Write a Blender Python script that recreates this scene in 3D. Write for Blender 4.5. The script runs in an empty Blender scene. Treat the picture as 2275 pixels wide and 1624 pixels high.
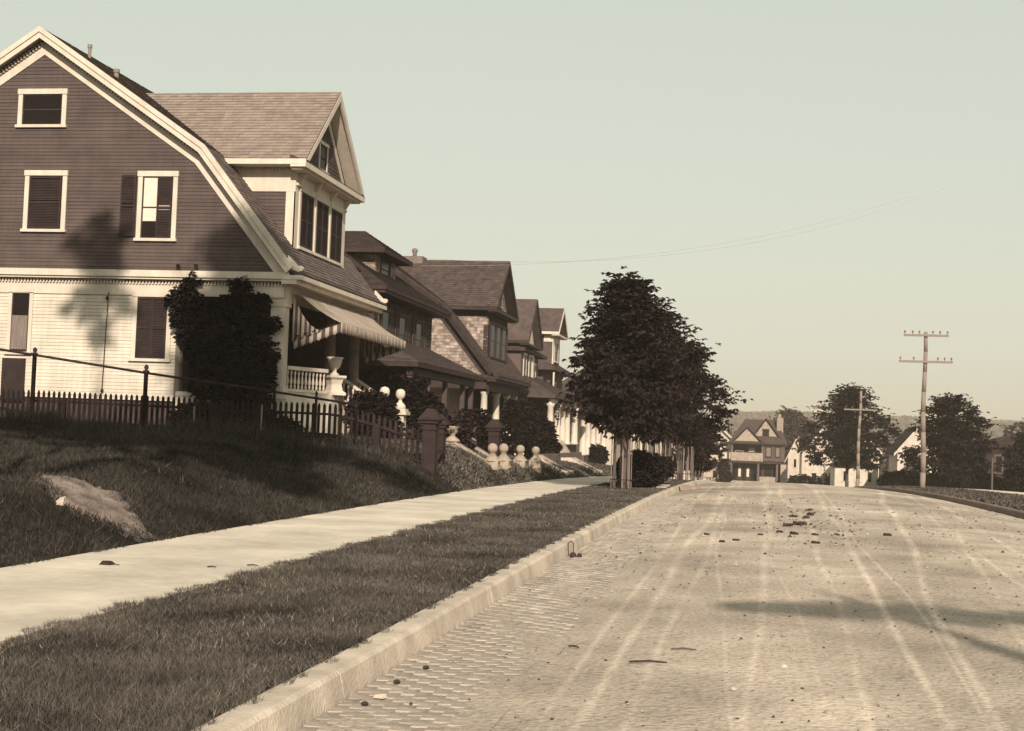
import bpy, math, random
import numpy as np
from mathutils import Vector
random.seed(7)
rng = np.random.default_rng(11)
scene = bpy.context.scene
COL = scene.collection

# ------------------------------------------------------------------ camera
PSI, TAU, RHO, EYE = 0.17297411835444648, 0.048536052256358236, 0.036, 1.5
F = Vector((-math.sin(PSI)*math.cos(TAU), math.cos(PSI)*math.cos(TAU), math.sin(TAU)))
R0 = Vector((math.cos(PSI), math.sin(PSI), 0)); U0 = R0.cross(F)
RR = R0*math.cos(RHO)+U0*math.sin(RHO); UU = U0*math.cos(RHO)-R0*math.sin(RHO)
cam = bpy.data.cameras.new('camera'); co = bpy.data.objects.new('camera', cam); COL.objects.link(co)
from mathutils import Matrix
m3 = Matrix((RR, UU, -F)).transposed()
co.matrix_world = Matrix.Translation((0, 0, EYE)) @ m3.to_4x4()
cam.sensor_width = 36; cam.lens = 36*3100/2275; cam.clip_end = 4000; cam.clip_start = .1
scene.camera = co

# ------------------------------------------------------------------ sky, sun, exposure
SUN = Vector((.30, -1, .52)).normalized()
w = bpy.data.worlds.new('World'); scene.world = w; w.use_nodes = True
nt = w.node_tree; nt.nodes.clear()
def N(t, tree=None, **k):
    n = (tree or nt).nodes.new(t)
    for a, b in k.items(): setattr(n, a, b)
    return n
sky = N('ShaderNodeTexSky', sky_type='NISHITA', sun_disc=False)
sky.sun_elevation = math.asin(SUN.z); sky.sun_rotation = math.atan2(SUN.x, SUN.y)
sky.air_density = 1.0; sky.dust_density = 2.5; sky.ozone_density = 1.0
bw = N('ShaderNodeRGBToBW'); pw = N('ShaderNodeMath', operation='POWER'); pw.inputs[1].default_value = .22
mu = N('ShaderNodeMath', operation='MULTIPLY'); mu.inputs[1].default_value = 1.0
cb = N('ShaderNodeCombineColor')
tc = N('ShaderNodeTexCoord'); sx = N('ShaderNodeSeparateXYZ'); mr = N('ShaderNodeMapRange')
mr.inputs['From Min'].default_value = .0; mr.inputs['From Max'].default_value = .2
mixc = N('ShaderNodeMix', data_type='RGBA', blend_type='MIX'); mixm = N('ShaderNodeMix', data_type='RGBA', blend_type='MULTIPLY')
mixc.inputs['A'].default_value = (.99, .98, .80, 1); mixc.inputs['B'].default_value = (.93, 1.01, .89, 1)
mixm.inputs['Factor'].default_value = 1
bg = N('ShaderNodeBackground'); bg.inputs['Strength'].default_value = .15
wo = N('ShaderNodeOutputWorld'); L = nt.links.new
L(sky.outputs[0], bw.inputs[0]); L(bw.outputs[0], pw.inputs[0]); L(pw.outputs[0], mu.inputs[0])
L(tc.outputs['Generated'], sx.inputs[0]); L(sx.outputs['Z'], mr.inputs['Value']); L(mr.outputs[0], mixc.inputs['Factor'])
for k in ('Red', 'Green', 'Blue'): L(mu.outputs[0], cb.inputs[k])
L(mixc.outputs['Result'], mixm.inputs['A']); L(cb.outputs[0], mixm.inputs['B'])
L(mixm.outputs['Result'], bg.inputs['Color']); L(bg.outputs[0], wo.inputs['Surface'])
mu.inputs[1].default_value = 2.62
sl = bpy.data.lights.new('sun', 'SUN'); sl.energy = 4.5; sl.angle = math.radians(.6); sl.color = (1, .92, .79)
so = bpy.data.objects.new('sun', sl); COL.objects.link(so)
so.rotation_euler = SUN.to_track_quat('Z', 'Y').to_euler()
scene.view_settings.view_transform = 'Standard'; scene.view_settings.look = 'None'
scene.view_settings.exposure = .42; scene.view_settings.gamma = 1
scene.view_settings.use_curve_mapping = False
scene.render.engine = 'CYCLES'
scene.cycles.max_bounces = 5; scene.cycles.diffuse_bounces = 2; scene.cycles.glossy_bounces = 2
scene.cycles.transparent_max_bounces = 4; scene.cycles.volume_bounces = 0

# ------------------------------------------------------------------ materials
def sep(v):            # toned-print colour ramp: brown-black -> tan -> cream
    pts = [(0, (1, .60, .60)), (.03, (1, .68, .63)), (.12, (1, .76, .66)), (.3, (1, .77, .61)), (.6, (1, .87, .72)), (1, (1, .94, .84))]
    for (a, ca), (b, cb_) in zip(pts, pts[1:]):
        if v <= b:
            t = (v-a)/(b-a); c = [x+(y-x)*t for x, y in zip(ca, cb_)]; break
    k = v/(.2126*c[0]+.7152*c[1]+.0722*c[2])
    return (c[0]*k, c[1]*k, c[2]*k)
MATS = {}
def mat(name, v, rough=.85, ns=3.0, amp=.25, bump=.0, bs=40, rnd=0.0, stretch=(1, 1, 1), streak=0.0, spec=.05, detail=6, veg=False):
    if name in MATS: return MATS[name]
    m = bpy.data.materials.new(name); m.use_nodes = True; t = m.node_tree; l = t.links.new
    b = t.nodes['Principled BSDF']; b.inputs['Roughness'].default_value = rough
    b.inputs['Specular IOR Level'].default_value = spec
    c = sep(v) if not veg else (v*1.17, v*.965, v*.80)
    tcn = N('ShaderNodeTexCoord', t); mp = N('ShaderNodeMapping', t); mp.inputs['Scale'].default_value = stretch
    l(tcn.outputs['Object'], mp.inputs[0])
    n1 = N('ShaderNodeTexNoise', t); n1.inputs['Scale'].default_value = ns; n1.inputs['Detail'].default_value = detail
    l(mp.outputs[0], n1.inputs['Vector'])
    n2 = N('ShaderNodeTexNoise', t); n2.inputs['Scale'].default_value = ns*9; n2.inputs['Detail'].default_value = 3
    l(mp.outputs[0], n2.inputs['Vector'])
    mm = N('ShaderNodeMapRange', t); mm.inputs['From Min'].default_value = .3; mm.inputs['From Max'].default_value = .7
    mm.inputs['To Min'].default_value = 1-amp; mm.inputs['To Max'].default_value = 1+amp; mm.clamp = False
    ad = N('ShaderNodeMath', t, operation='MULTIPLY_ADD'); ad.inputs[1].default_value = .35; ad.inputs[2].default_value = -.175
    l(n2.outputs[0], ad.inputs[0]); a2 = N('ShaderNodeMath', t, operation='ADD'); l(n1.outputs[0], a2.inputs[0]); l(ad.outputs[0], a2.inputs[1])
    l(a2.outputs[0], mm.inputs['Value'])
    out = mm.outputs[0]
    if rnd:
        g = N('ShaderNodeNewGeometry', t); oi = N('ShaderNodeObjectInfo', t)
        s = N('ShaderNodeMath', t, operation='ADD'); l(g.outputs['Random Per Island'], s.inputs[0]); l(oi.outputs['Random'], s.inputs[1])
        fr = N('ShaderNodeMath', t, operation='FRACT'); l(s.outputs[0], fr.inputs[0])
        r = N('ShaderNodeMapRange', t); r.inputs['To Min'].default_value = 1-rnd; r.inputs['To Max'].default_value = 1+rnd
        l(fr.outputs[0], r.inputs['Value'])
        q = N('ShaderNodeMath', t, operation='MULTIPLY'); l(out, q.inputs[0]); l(r.outputs[0], q.inputs[1]); out = q.outputs[0]
    if streak:
        mp2 = N('ShaderNodeMapping', t); mp2.inputs['Scale'].default_value = (6, 6, .5); l(tcn.outputs['Object'], mp2.inputs[0])
        n3 = N('ShaderNodeTexNoise', t); n3.inputs['Scale'].default_value = 1.5; l(mp2.outputs[0], n3.inputs['Vector'])
        r = N('ShaderNodeMapRange', t); r.inputs['From Min'].default_value = .35; r.inputs['From Max'].default_value = .7
        r.inputs['To Min'].default_value = 1; r.inputs['To Max'].default_value = 1-streak; l(n3.outputs[0], r.inputs['Value'])
        q = N('ShaderNodeMath', t, operation='MULTIPLY'); l(out, q.inputs[0]); l(r.outputs[0], q.inputs[1]); out = q.outputs[0]
    vm = N('ShaderNodeVectorMath', t, operation='SCALE'); vm.inputs[0].default_value = c; l(out, vm.inputs['Scale'])
    l(vm.outputs[0], b.inputs['Base Color'])
    if bump:
        bn = N('ShaderNodeTexNoise', t); bn.inputs['Scale'].default_value = bs; bn.inputs['Detail'].default_value = 4; l(mp.outputs[0], bn.inputs['Vector'])
        bu = N('ShaderNodeBump', t); bu.inputs['Strength'].default_value = bump; bu.inputs['Distance'].default_value = .02
        l(bn.outputs[0], bu.inputs['Height']); l(bu.outputs[0], b.inputs['Normal'])
    MATS[name] = m; m['v'] = v
    return m
M_white = mat('white_paint', .50, .6, 2, .10, streak=.10)
M_whiteb = mat('white_clapboard_paint', .50, .6, 1.2, .13, rnd=.05, streak=.12)
M_darkb = mat('dark_clapboard_paint', .072, .65, 1.5, .16, rnd=.09, streak=.10)
M_darkt = mat('dark_trim_paint', .035, .6, 3, .2)
M_shut = mat('dark_shutter_paint', .028, .55, 3, .2, rnd=.1)
M_roof1 = mat('sunlit_wood_shingle_roof', .20, .9, 3, .10, rnd=.13, bump=.3)  # lighter shingle tone, sunlight on the dormer slope put into the colour
M_roof2 = mat('old_brown_shingle_roof', .062, .9, 3, .25, rnd=.18, bump=.4)
M_roof3 = mat('dark_shingle_roof', .035, .9, 3, .25, rnd=.18, bump=.4)
M_shing = mat('weathered_wall_shingle', .21, .9, 4, .25, rnd=.42, bump=.3)
M_shingd = mat('dark_wall_shingle', .035, .9, 4, .25, rnd=.35, bump=.3)
M_glass = mat('dark_window_glass', .010, .3, 3, .1, spec=.1)
M_shade = mat('window_shade_cloth', .55, .9, 3, .08)
M_curt = mat('lace_curtain', .15, .9, 8, .3, stretch=(4, 4, .3))
M_void = mat('porch_shade_tone', .012, .9, 2, .2)  # near-black tone, porch shade put into the colour
M_stone = mat('light_stone', .30, .9, 4, .22, bump=.5, streak=.2)
M_brownst = mat('brown_painted_post', .028, .7, 4, .2, streak=.15)
M_fence = mat('dark_fence_wood', .014, .8, 5, .25, rnd=.2, stretch=(1, 1, .2))
M_fence2 = mat('brown_fence_wood', .022, .8, 5, .25, rnd=.2, stretch=(1, 1, .2))
M_iron = mat('dark_iron', .02, .5, 6, .3)
M_canvas = mat('awning_canvas', .34, .9, 3, .14, streak=.1)
M_stripe = mat('dark_awning_stripe', .06, .9, 3, .2)
M_brick = mat('gutter_brick', .30, .9, 5, .25, rnd=.12, bump=.6, veg=True)
M_cbrick = mat('chimney_brick', .14, .9, 8, .25, rnd=.3)
M_conc = mat('pale_concrete', .50, .9, .8, .2, bump=.3, bs=60, rnd=.045)
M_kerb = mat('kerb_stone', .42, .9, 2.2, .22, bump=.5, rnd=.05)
M_soil = mat('dry_soil', .16, .95, 2.5, .55, bump=.6)
M_sod = mat('sod', .03, .95, 2, .35, bump=.8, veg=True)
M_grass = mat('mown_grass', .072, .8, .9, .5, rnd=.65, veg=True)
M_straw = mat('dry_grass', .20, .8, 1.5, .3, rnd=.4, veg=True)
M_long = mat('long_rough_grass', .034, .8, .5, .5, rnd=.6, veg=True)
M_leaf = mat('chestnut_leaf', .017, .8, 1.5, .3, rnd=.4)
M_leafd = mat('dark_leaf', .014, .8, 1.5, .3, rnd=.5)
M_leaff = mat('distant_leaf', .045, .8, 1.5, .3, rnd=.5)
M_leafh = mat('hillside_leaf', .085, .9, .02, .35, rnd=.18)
M_bark = mat('bark', .09, .9, 6, .3, bump=.8, stretch=(1, 1, .25))
M_pole = mat('weathered_pole_wood', .19, .85, 4, .08, stretch=(4, 4, .6), bump=.4)
M_slat = mat('tree_guard_wood', .13, .85, 5, .25, rnd=.3, stretch=(1, 1, .2))
M_dung = mat('dark_clod', .035, .95, 8, .3, bump=.8)
M_pebble = mat('pebble', .25, .9, 5, .3, rnd=.7)
M_cream = mat('cream_siding', .42, .7, 1.5, .12, rnd=.06)
M_fhouse = mat('brown_far_siding', .085, .8, 2, .2, rnd=.1)
M_paper = mat('white_paper', .42, .9, 5, .05)
M_rubber = mat('black_rubber', .02, .7, 5, .1)

# ------------------------------------------------------------------ mesh building
class MB:
    def __init__(s): s.v = []; s.f = []
    def add(s, vs, fs):
        o = len(s.v); s.v += [tuple(p) for p in vs]; s.f += [tuple(i+o for i in f) for f in fs]; return s
    def box(s, x0, x1, y0, y1, z0, z1):
        if x0 > x1: x0, x1 = x1, x0
        if y0 > y1: y0, y1 = y1, y0
        if z0 > z1: z0, z1 = z1, z0
        return s.add([(x0,y0,z0),(x1,y0,z0),(x1,y1,z0),(x0,y1,z0),(x0,y0,z1),(x1,y0,z1),(x1,y1,z1),(x0,y1,z1)],
                     [(0,3,2,1),(4,5,6,7),(0,1,5,4),(1,2,6,5),(2,3,7,6),(3,0,4,7)])
    def hexa(s, a, b):          # a, b: bottom and top loops of equal length
        n = len(a)
        return s.add(list(a)+list(b), [tuple(range(n))[::-1], tuple(range(n, 2*n))]+[(i, (i+1) % n, n+(i+1) % n, n+i) for i in range(n)])
    def prism(s, poly, axis, a, b):   # poly in the other two axes
        def P(p, t):
            return (t, p[0], p[1]) if axis == 'x' else ((p[0], t, p[1]) if axis == 'y' else (p[0], p[1], t))
        return s.hexa([P(p, a) for p in poly], [P(p, b) for p in poly])
    def tube(s, p0, p1, r0, r1=None, n=8):
        r1 = r0 if r1 is None else r1
        p0 = Vector(p0); p1 = Vector(p1); d = (p1-p0).normalized()
        u = d.orthogonal().normalized(); w_ = d.cross(u)
        ring = lambda p, r: [p+u*r*math.cos(2*math.pi*i/n)+w_*r*math.sin(2*math.pi*i/n) for i in range(n)]
        return s.hexa(ring(p0, r0), ring(p1, r1))
    def path(s, pts, rs, n=8):
        for (a, b, r, q) in zip(pts, pts[1:], rs, rs[1:]): s.tube(a, b, r, q, n)
        return s
    def lathe(s, prof, c, n=14):      # prof: (r, z)
        o = len(s.v)
        for r, z in prof:
            for i in range(n):
                a = 2*math.pi*i/n; s.v.append((c[0]+r*math.cos(a), c[1]+r*math.sin(a), c[2]+z))
        for j in range(len(prof)-1):
            for i in range(n):
                s.f.append((o+j*n+i, o+j*n+(i+1) % n, o+(j+1)*n+(i+1) % n, o+(j+1)*n+i))
        s.f.append(tuple(o+i for i in range(n))[::-1]); k = o+(len(prof)-1)*n; s.f.append(tuple(k+i for i in range(n)))
        return s
    def ball(s, c, r, n=14, m=8):
        return s.lathe([(max(.001, r*math.sin(math.pi*j/m)), -r*math.cos(math.pi*j/m)) for j in range(m+1)], c, n)
    def build(s, name, m, parent=None, smooth=False):
        o = world_loc(parent)
        me = bpy.data.meshes.new(name)
        me.from_pydata([(x-o[0], y-o[1], z-o[2]) for x, y, z in s.v], [], s.f)
        me.materials.append(m)
        if smooth: me.shade_smooth()
        ob = bpy.data.objects.new(name, me); COL.objects.link(ob)
        if parent is not None: ob.parent = parent
        return ob
def world_loc(p):
    l = Vector((0, 0, 0))
    while p is not None: l += p.location; p = p.parent
    return l
def npmesh(name, V, Fc, m, parent=None, smooth=False):
    """V (n,3) array, Fc (k,c) array with constant face size"""
    o = np.array(world_loc(parent)); V = V-o
    me = bpy.data.meshes.new(name); n, k, c = len(V), len(Fc), Fc.shape[1]
    me.vertices.add(n); me.vertices.foreach_set('co', V.astype(np.float32).ravel())
    me.loops.add(k*c); me.loops.foreach_set('vertex_index', Fc.astype(np.int32).ravel())
    me.polygons.add(k); me.polygons.foreach_set('loop_start', np.arange(0, k*c, c, dtype=np.int32))
    me.polygons.foreach_set('loop_total', np.full(k, c, dtype=np.int32))
    me.update(calc_edges=True); me.materials.append(m)
    if smooth: me.shade_smooth()
    ob = bpy.data.objects.new(name, me); COL.objects.link(ob)
    if parent is not None: ob.parent = parent
    return ob
def tag(o, label=None, cat=None, group=None, kind=None):
    if label: o['label'] = label
    if cat: o['category'] = cat
    if group: o['group'] = group
    if kind: o['kind'] = kind
    return o
def thing(name, loc, label, cat, group=None):
    o = bpy.data.objects.new(name, None); o.location = loc; o.empty_display_size = .2; COL.objects.link(o)
    return tag(o, label, cat, group)
def stuff(o): o['kind'] = 'stuff'; return o
def copy_tree(o, parent=None):
    c = o.copy(); COL.objects.link(c); c.parent = parent
    for ch in list(o.children): copy_tree(ch, c)
    return c

# ------------------------------------------------------------------ lie of the land
def zr(Y):            # level of the kerb top along the street: level, then falling away past the crest
    Y = np.asarray(Y, float)
    z = np.where(Y > 25, .06-.000264*np.minimum(Y-25, 105)**2, .06*np.clip(Y/18, 0, 1))
    t = np.clip((Y-130)/45, 0, 1)
    z = z-np.where(Y > 130, (.0554*45)*(t-t*t/2)*.85, 0)
    return z
def terr(Y):
    Y = np.asarray(Y, float)
    return 1.2-.47*np.clip((Y-40)/16, 0, 1)
def sm(a, b, x):
    t = np.clip((x-a)/(b-a), 0, 1); return t*t*(3-2*t)
def road_z(X, Y):
    c = 1-((np.asarray(X, float)-2.05)/4.45)**2
    return zr(Y)-.16+.17*np.clip(c, -.2, 1)
def land(X, Y):
    X = np.asarray(X, float); Y = np.asarray(Y, float)
    s = np.maximum(-7.1-X, 0)
    z = zr(Y)
    bank = terr(Y)*(1-np.exp(-s/(2.4-1.1*sm(24, 32, Y)-.4*sm(33, 38, Y))))
    hump = .10*np.sin(X*1.3+Y*.35)*sm(.8, 3, s)*sm(36, 30, Y)+.05*np.sin(X*3.1-Y*1.7)*sm(.5, 2, s)*sm(36, 32, Y)
    z = z+bank*sm(150, 120, Y)+hump
    r = np.maximum(X-6.7, 0)
    z = z+.03*np.minimum(r, 3)-.0*r
    return z
def lz(X, Y): return float(land(X, Y))

def sheet(name, xs, ys, fn, m, kind='structure'):
    Xg, Yg = np.meshgrid(xs, ys); Z = fn(Xg, Yg)
    V = np.stack([Xg, Yg, Z], -1).reshape(-1, 3); nx = len(xs); ny = len(ys)
    i = np.arange((nx-1)*(ny-1)); r = i//(nx-1); c = i % (nx-1); a = r*nx+c
    Fc = np.stack([a, a+1, a+nx+1, a+nx], 1)
    o = npmesh(name, V, Fc, m, smooth=True); o['kind'] = kind
    return o
def lin(a, b, st): return np.arange(a, b+st/2, st)

# ground: one sheet to the horizon
gx = np.concatenate([[-900, -500, -250, -120, -70, -45], lin(-32, -7.2, .4), [-7.1, -7.0, -6, -4.9, -4.75], lin(-4.5, -2.7, .3), [-2.58, -2.54, -2.3, -1, 1, 3, 5, 6.45, 6.58, 6.64, 6.8, 8, 9.2, 10, 12, 15, 20, 30, 50, 90, 180, 400, 900]])
gy = np.concatenate([[-120, -60, -25, -8], lin(0, 60, .6), lin(62, 200, 3), [220, 260, 320, 400, 520, 700, 1000, 1600]])
def ground_z(X, Y):
    z = land(X, Y)-.05
    inroad = (X > -2.56) & (X < 6.6)
    z = np.where(inroad, road_z(X, Y)-.08, z)
    z = np.where((X > -7.05) & (X < -4.8), zr(Y)-.08, z)
    far = sm(190, 260, Y); z = z*(1-far)+(-4.6)*far
    return z
ground = sheet('ground', gx, gy, ground_z, M_sod)
g = M_sod

# dirt road with wheel tracks (colour of dry dust polished by wheels)
def road_material():
    m = mat('packed_dust_road', .385, .95, 1.0, .16, bump=.9, bs=22)
    t = m.node_tree; l = t.links.new
    vm = [n for n in t.nodes if n.type == 'VECT_MATH'][0]; src = vm.inputs['Scale'].links[0].from_socket
    tcn = [n for n in t.nodes if n.type == 'TEX_COORD'][0]
    sp = N('ShaderNodeSeparateXYZ', t); l(tcn.outputs['Object'], sp.inputs[0])
    wn = N('ShaderNodeTexNoise', t); wn.noise_dimensions = '1D'; wn.inputs['Scale'].default_value = .12; l(sp.outputs['Y'], wn.inputs['W'])
    brm = N('ShaderNodeMapping', t); brm.inputs['Scale'].default_value = (1, .22, 1); l(tcn.outputs['Object'], brm.inputs[0])
    br = N('ShaderNodeTexNoise', t); br.inputs['Scale'].default_value = 1.1; br.inputs['Detail'].default_value = 7; br.inputs['Roughness'].default_value = .6; l(brm.outputs[0], br.inputs['Vector'])
    def M(op, a, b, c=None):
        n = N('ShaderNodeMath', t, operation=op)
        for i, x in enumerate((a, b) if c is None else (a, b, c)):
            if isinstance(x, (int, float)): n.inputs[i].default_value = x
            else: l(x, n.inputs[i])
        return n.outputs[0]
    total = None
    # (x at Y=10, x at Y=35, width, strength, wobble phase)
    for (a, b, wd, st, ph) in [(-.93, -.83, .060, .55, 0), (-1.12, -1.35, .04, .35, 2), (-.62, -.55, .05, .35, 5), (.10, .34, .055, .42, 3), (.80, .92, .05, .45, 7), (1.15, 1.75, .055, .55, 1), (1.30, 1.95, .03, .4, 4),
                               (1.46, 3.3, .06, .6, 6), (2.1, 4.2, .05, .35, 8), (-.1, -.75, .03, .3, 9), (.45, -.2, .03, .22, 10), (3.0, 4.8, .06, .35, 12), (2.6, 3.9, .04, .3, 13)]:
        wn2 = N('ShaderNodeTexNoise', t); wn2.noise_dimensions = '1D'; wn2.inputs['Scale'].default_value = .055; wn2.inputs['Detail'].default_value = 1
        l(M('ADD', sp.outputs['Y'], ph*31.7), wn2.inputs['W'])
        sl_ = (b-a)/25.; wd = wd*.62; st = st*.9
        cx = M('MULTIPLY_ADD', sp.outputs['Y'], sl_, a-10*sl_)
        cx = M('ADD', cx, M('MULTIPLY', M('SUBTRACT', wn2.outputs[0], .5), .5))
        d = M('ABSOLUTE', M('SUBTRACT', sp.outputs['X'], cx), 0)
        wy = M('MULTIPLY_ADD', sp.outputs['Y'], wd/14, wd*.6)
        k = M('MAXIMUM', M('SUBTRACT', 1.0, M('DIVIDE', d, wy)), 0)
        k = M('MULTIPLY', M('POWER', k, .8), M('MULTIPLY', M('GREATER_THAN', M('ADD', wn2.outputs[0], M('MULTIPLY', br.outputs[0], .6)), .38), st))
        total = k if total is None else M('MAXIMUM', total, k)
    total = M('MULTIPLY', total, M('MAXIMUM', M('MULTIPLY_ADD', br.outputs[0], 3.6, -1.15), .1))
    big = N('ShaderNodeTexNoise', t); big.inputs['Scale'].default_value = .35; big.inputs['Detail'].default_value = 8; big.inputs['Roughness'].default_value = .6
    mp = N('ShaderNodeMapping', t); mp.inputs['Scale'].default_value = (1, .5, 1); l(tcn.outputs['Object'], mp.inputs[0]); l(mp.outputs[0], big.inputs['Vector'])
    sp2 = N('ShaderNodeTexNoise', t); sp2.inputs['Scale'].default_value = 26; sp2.inputs['Detail'].default_value = 3; l(tcn.outputs['Object'], sp2.inputs['Vector'])
    bigr = N('ShaderNodeMapRange', t); bigr.inputs['From Min'].default_value = .35; bigr.inputs['From Max'].default_value = .65; bigr.inputs['To Min'].default_value = .62; bigr.inputs['To Max'].default_value = 1.22
    l(big.outputs[0], bigr.inputs['Value'])
    spr = N('ShaderNodeMapRange', t); spr.inputs['From Min'].default_value = .30; spr.inputs['From Max'].default_value = .55; spr.inputs['To Min'].default_value = .70; spr.inputs['To Max'].default_value = 1.08
    l(sp2.outputs[0], spr.inputs['Value'])
    v = M('MULTIPLY', M('MULTIPLY', src, bigr.outputs[0]), spr.outputs[0])
    v = M('MULTIPLY', v, M('ADD', total, 1.0))
    l(v, vm.inputs['Scale'])
    return m
M_road = road_material()
ry = np.concatenate([lin(2, 40, .5), lin(42, 176, 2)])
road = sheet('road', np.concatenate([[-1.42, -1.3], lin(-1.2, 6.3, .3), [6.48]]), ry, lambda X, Y: road_z(X, Y)+.004*np.sin(X*7+Y*2)+.004*np.sin(Y*5-X*3), M_road)
cross_road = sheet('cross_road', lin(-60, 70, 2), lin(177.5, 187, 1.5), lambda X, Y: zr(Y)+.02+0*X, M_road)

# brick gutter under road dust
GX0, GX1 = -2.38, -1.38
gut = MB()
ysg = np.concatenate([lin(2, 40, 1), lin(42, 80, 2)])
for a, b in zip(ysg, ysg[1:]):
    q = lambda X, Y: float(road_z(X, Y))-.010
    gut.hexa([(GX0,a,q(GX0,a)-.05),(GX1,a,q(GX1,a)-.05),(GX1,b,q(GX1,b)-.05),(GX0,b,q(GX0,b)-.05)], [(GX0,a,q(GX0,a)),(GX1,a,q(GX1,a)),(GX1,b,q(GX1,b)),(GX0,b,q(GX0,b))])
gutter = gut.build('gutter', mat('gutter_dirt', .25, .95, 3, .3, bump=.6)); gutter['kind'] = 'structure'
bm0 = MB(); bm0.hexa([(-.1,-.05,-.06),(.1,-.05,-.06),(.1,.05,-.06),(-.1,.05,-.06)], [(-.096,-.047,0),(.096,-.047,0),(.096,.047,0),(-.096,.047,0)])
bme = None; cnt = 0; rowsB = MB(); Yb = 6.2; row = 0
while Yb < 36:
    for c in range(6 if row % 2 else 5):
        X = GX0+.1+c*.2-(.1 if row % 2 else 0)+random.uniform(-.004, .004)
        Z = float(road_z(X, Yb))-.0265+random.uniform(-.0025, .0025)+.003*math.sin(Yb*1.7+X*4)
        if cnt < 300:
            if bme is None:
                ob = bm0.build('brick', M_brick, gutter); bme = ob.data
            else:
                ob = bpy.data.objects.new('brick', bme); COL.objects.link(ob); ob.parent = gutter
            ob.location = (X, Yb, Z+.02); ob.rotation_euler = (random.uniform(-.03, .03), random.uniform(-.03, .03), random.uniform(-.03, .03)); cnt += 1
        else:
            rowsB.hexa([(X-.1,Yb-.05,Z-.04),(X+.1,Yb-.05,Z-.04),(X+.1,Yb+.05,Z-.04),(X-.1,Yb+.05,Z-.04)], [(X-.096,Yb-.047,Z+.02),(X+.096,Yb-.047,Z+.02),(X+.096,Yb+.047,Z+.02),(X-.096,Yb+.047,Z+.02)])
    Yb += .105; row += 1
stuff(rowsB.build('brick_rows', M_brick, gutter))
dust = sheet('road_dust', lin(-2.37, -1.30, .05), np.concatenate([lin(4, 36, .08), lin(36.5, 172, 1.5)]), lambda X, Y: road_z(X, Y)-.0145+.010*np.sin(X*5+Y*.9+1.5*np.sin(Y*.6))*np.sin(Y*1.15+X*3)*sm(36, 34, Y)+.010*sm(-1.75, -1.35, X)+.009*sm(30, 36, Y)+rng.normal(0, .0012, X.shape), M_road)

# kerbs
def kerb(name, xin, xout, xbot, m, y0, y1, step):
    k = bpy.data.objects.new(name, None); COL.objects.link(k); k['kind'] = 'structure'
    y = y0
    while y < y1:
        st = step*random.uniform(.9, 1.1); e = min(y+st, y1); a, b = y+.006, e-.006
        mb = MB(); za, zb = float(zr(a)), float(zr(b)); d = random.uniform(-.006, .006)
        if abs(xout-xin) > 0:
            sgn = 1 if xout > xin else -1
            c = .03*sgn
            def loop(yy, zz): return [(xin, yy, zz-.35), (xbot+d, yy, zz-.35), (xbot+d, yy, zz-.20), (xout+d, yy, zz-.025), (xout-c+d, yy, zz), (xin, yy, zz)]
            mb.hexa(loop(a, za), loop(b, zb))
        mb.build('kerbstone', m, k); y = e
    return k
kerb('kerb', -2.62, -2.43, -2.39, M_kerb, 3.0, 172, 2.6)
kerb('kerb_across_street', 6.70, 6.52, 6.50, M_darkt if False else mat('shaded_kerb_stone', .16, .9, 3, .2, bump=.4), 3.0, 172, 2.6)  # darker copy of the kerb stone, shade put into its colour

# sidewalks as slabs
def walk(name, x0, x1, y0, y1, step, m, dz=.0):
    k = bpy.data.objects.new(name, None); COL.objects.link(k); k['kind'] = 'structure'
    y = y0
    while y < y1:
        e = y+step; a, b = y+.002, e-.002; za, zb = float(zr(a))+dz, float(zr(b))+dz; t = 0.0
        mb = MB(); mb.hexa([(x0,a,za-.09),(x1,a,za-.09),(x1,b,zb-.09),(x0,b,zb-.09)], [(x0,a,za+t),(x1,a,za+t),(x1,b,zb-t),(x0,b,zb-t)])
        mb.build('slab', m, k); y = e
walk('sidewalk', -7.05, -4.80, 4, 118, 1.9, M_conc)
walk('sidewalk_across_street', 9.4, 10.9, 20, 120, 2.5, M_conc, .10)

# ------------------------------------------------------------------ grass
def blades(name, label, xr, yr_, n, h, wd, m, zf, dens=None, lean=.75, keep=None):
    X = rng.uniform(xr[0], xr[1], n); u = rng.uniform(0, 1, n)
    # density falls with distance: sample Y so that near ground gets more
    Y = yr_[0]*(yr_[1]/yr_[0])**u
    if keep is not None:
        k = keep(X, Y); X, Y = X[k], Y[k]
    n = len(X); Z = zf(X, Y)
    sc = np.clip(Y/9, .8, 4)
    hh = h*rng.uniform(.4, 1.3, n)*(1+.4*np.sin(X*2.3+1.1*np.sin(Y*1.4))*np.sin(Y*1.9+X)); ww = wd*sc*rng.uniform(.6, 1.3, n)
    a = rng.uniform(0, 2*np.pi, n); ln = rng.normal(0, lean, (n, 2))*hh[:, None]
    dx, dy = np.cos(a)*ww/2, np.sin(a)*ww/2
    A = np.stack([X-dx, Y-dy, Z-.01], 1); B_ = np.stack([X+dx, Y+dy, Z-.01], 1)
    C = np.stack([X+ln[:, 0], Y+ln[:, 1], Z+hh], 1)
    V = np.stack([A, B_, C], 1).reshape(-1, 3); Fc = np.arange(3*n).reshape(-1, 3)
    o = npmesh(name, V, Fc, m); return tag(o, label, 'grass', None, 'stuff')
edge = lambda X: 1
blades('verge_grass', 'short mown grass on the strip between kerb and sidewalk', (-4.92, -2.55), (5.5, 60), 290000, .036, .0055, M_grass, lambda X, Y: zr(Y)-.0,
       keep=lambda X, Y: (X < -2.60+.05*np.sin(Y*9)+.04*np.sin(Y*23)) & (X > -4.84-.06*np.sin(Y*5)-.04*np.sin(Y*17)))
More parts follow.
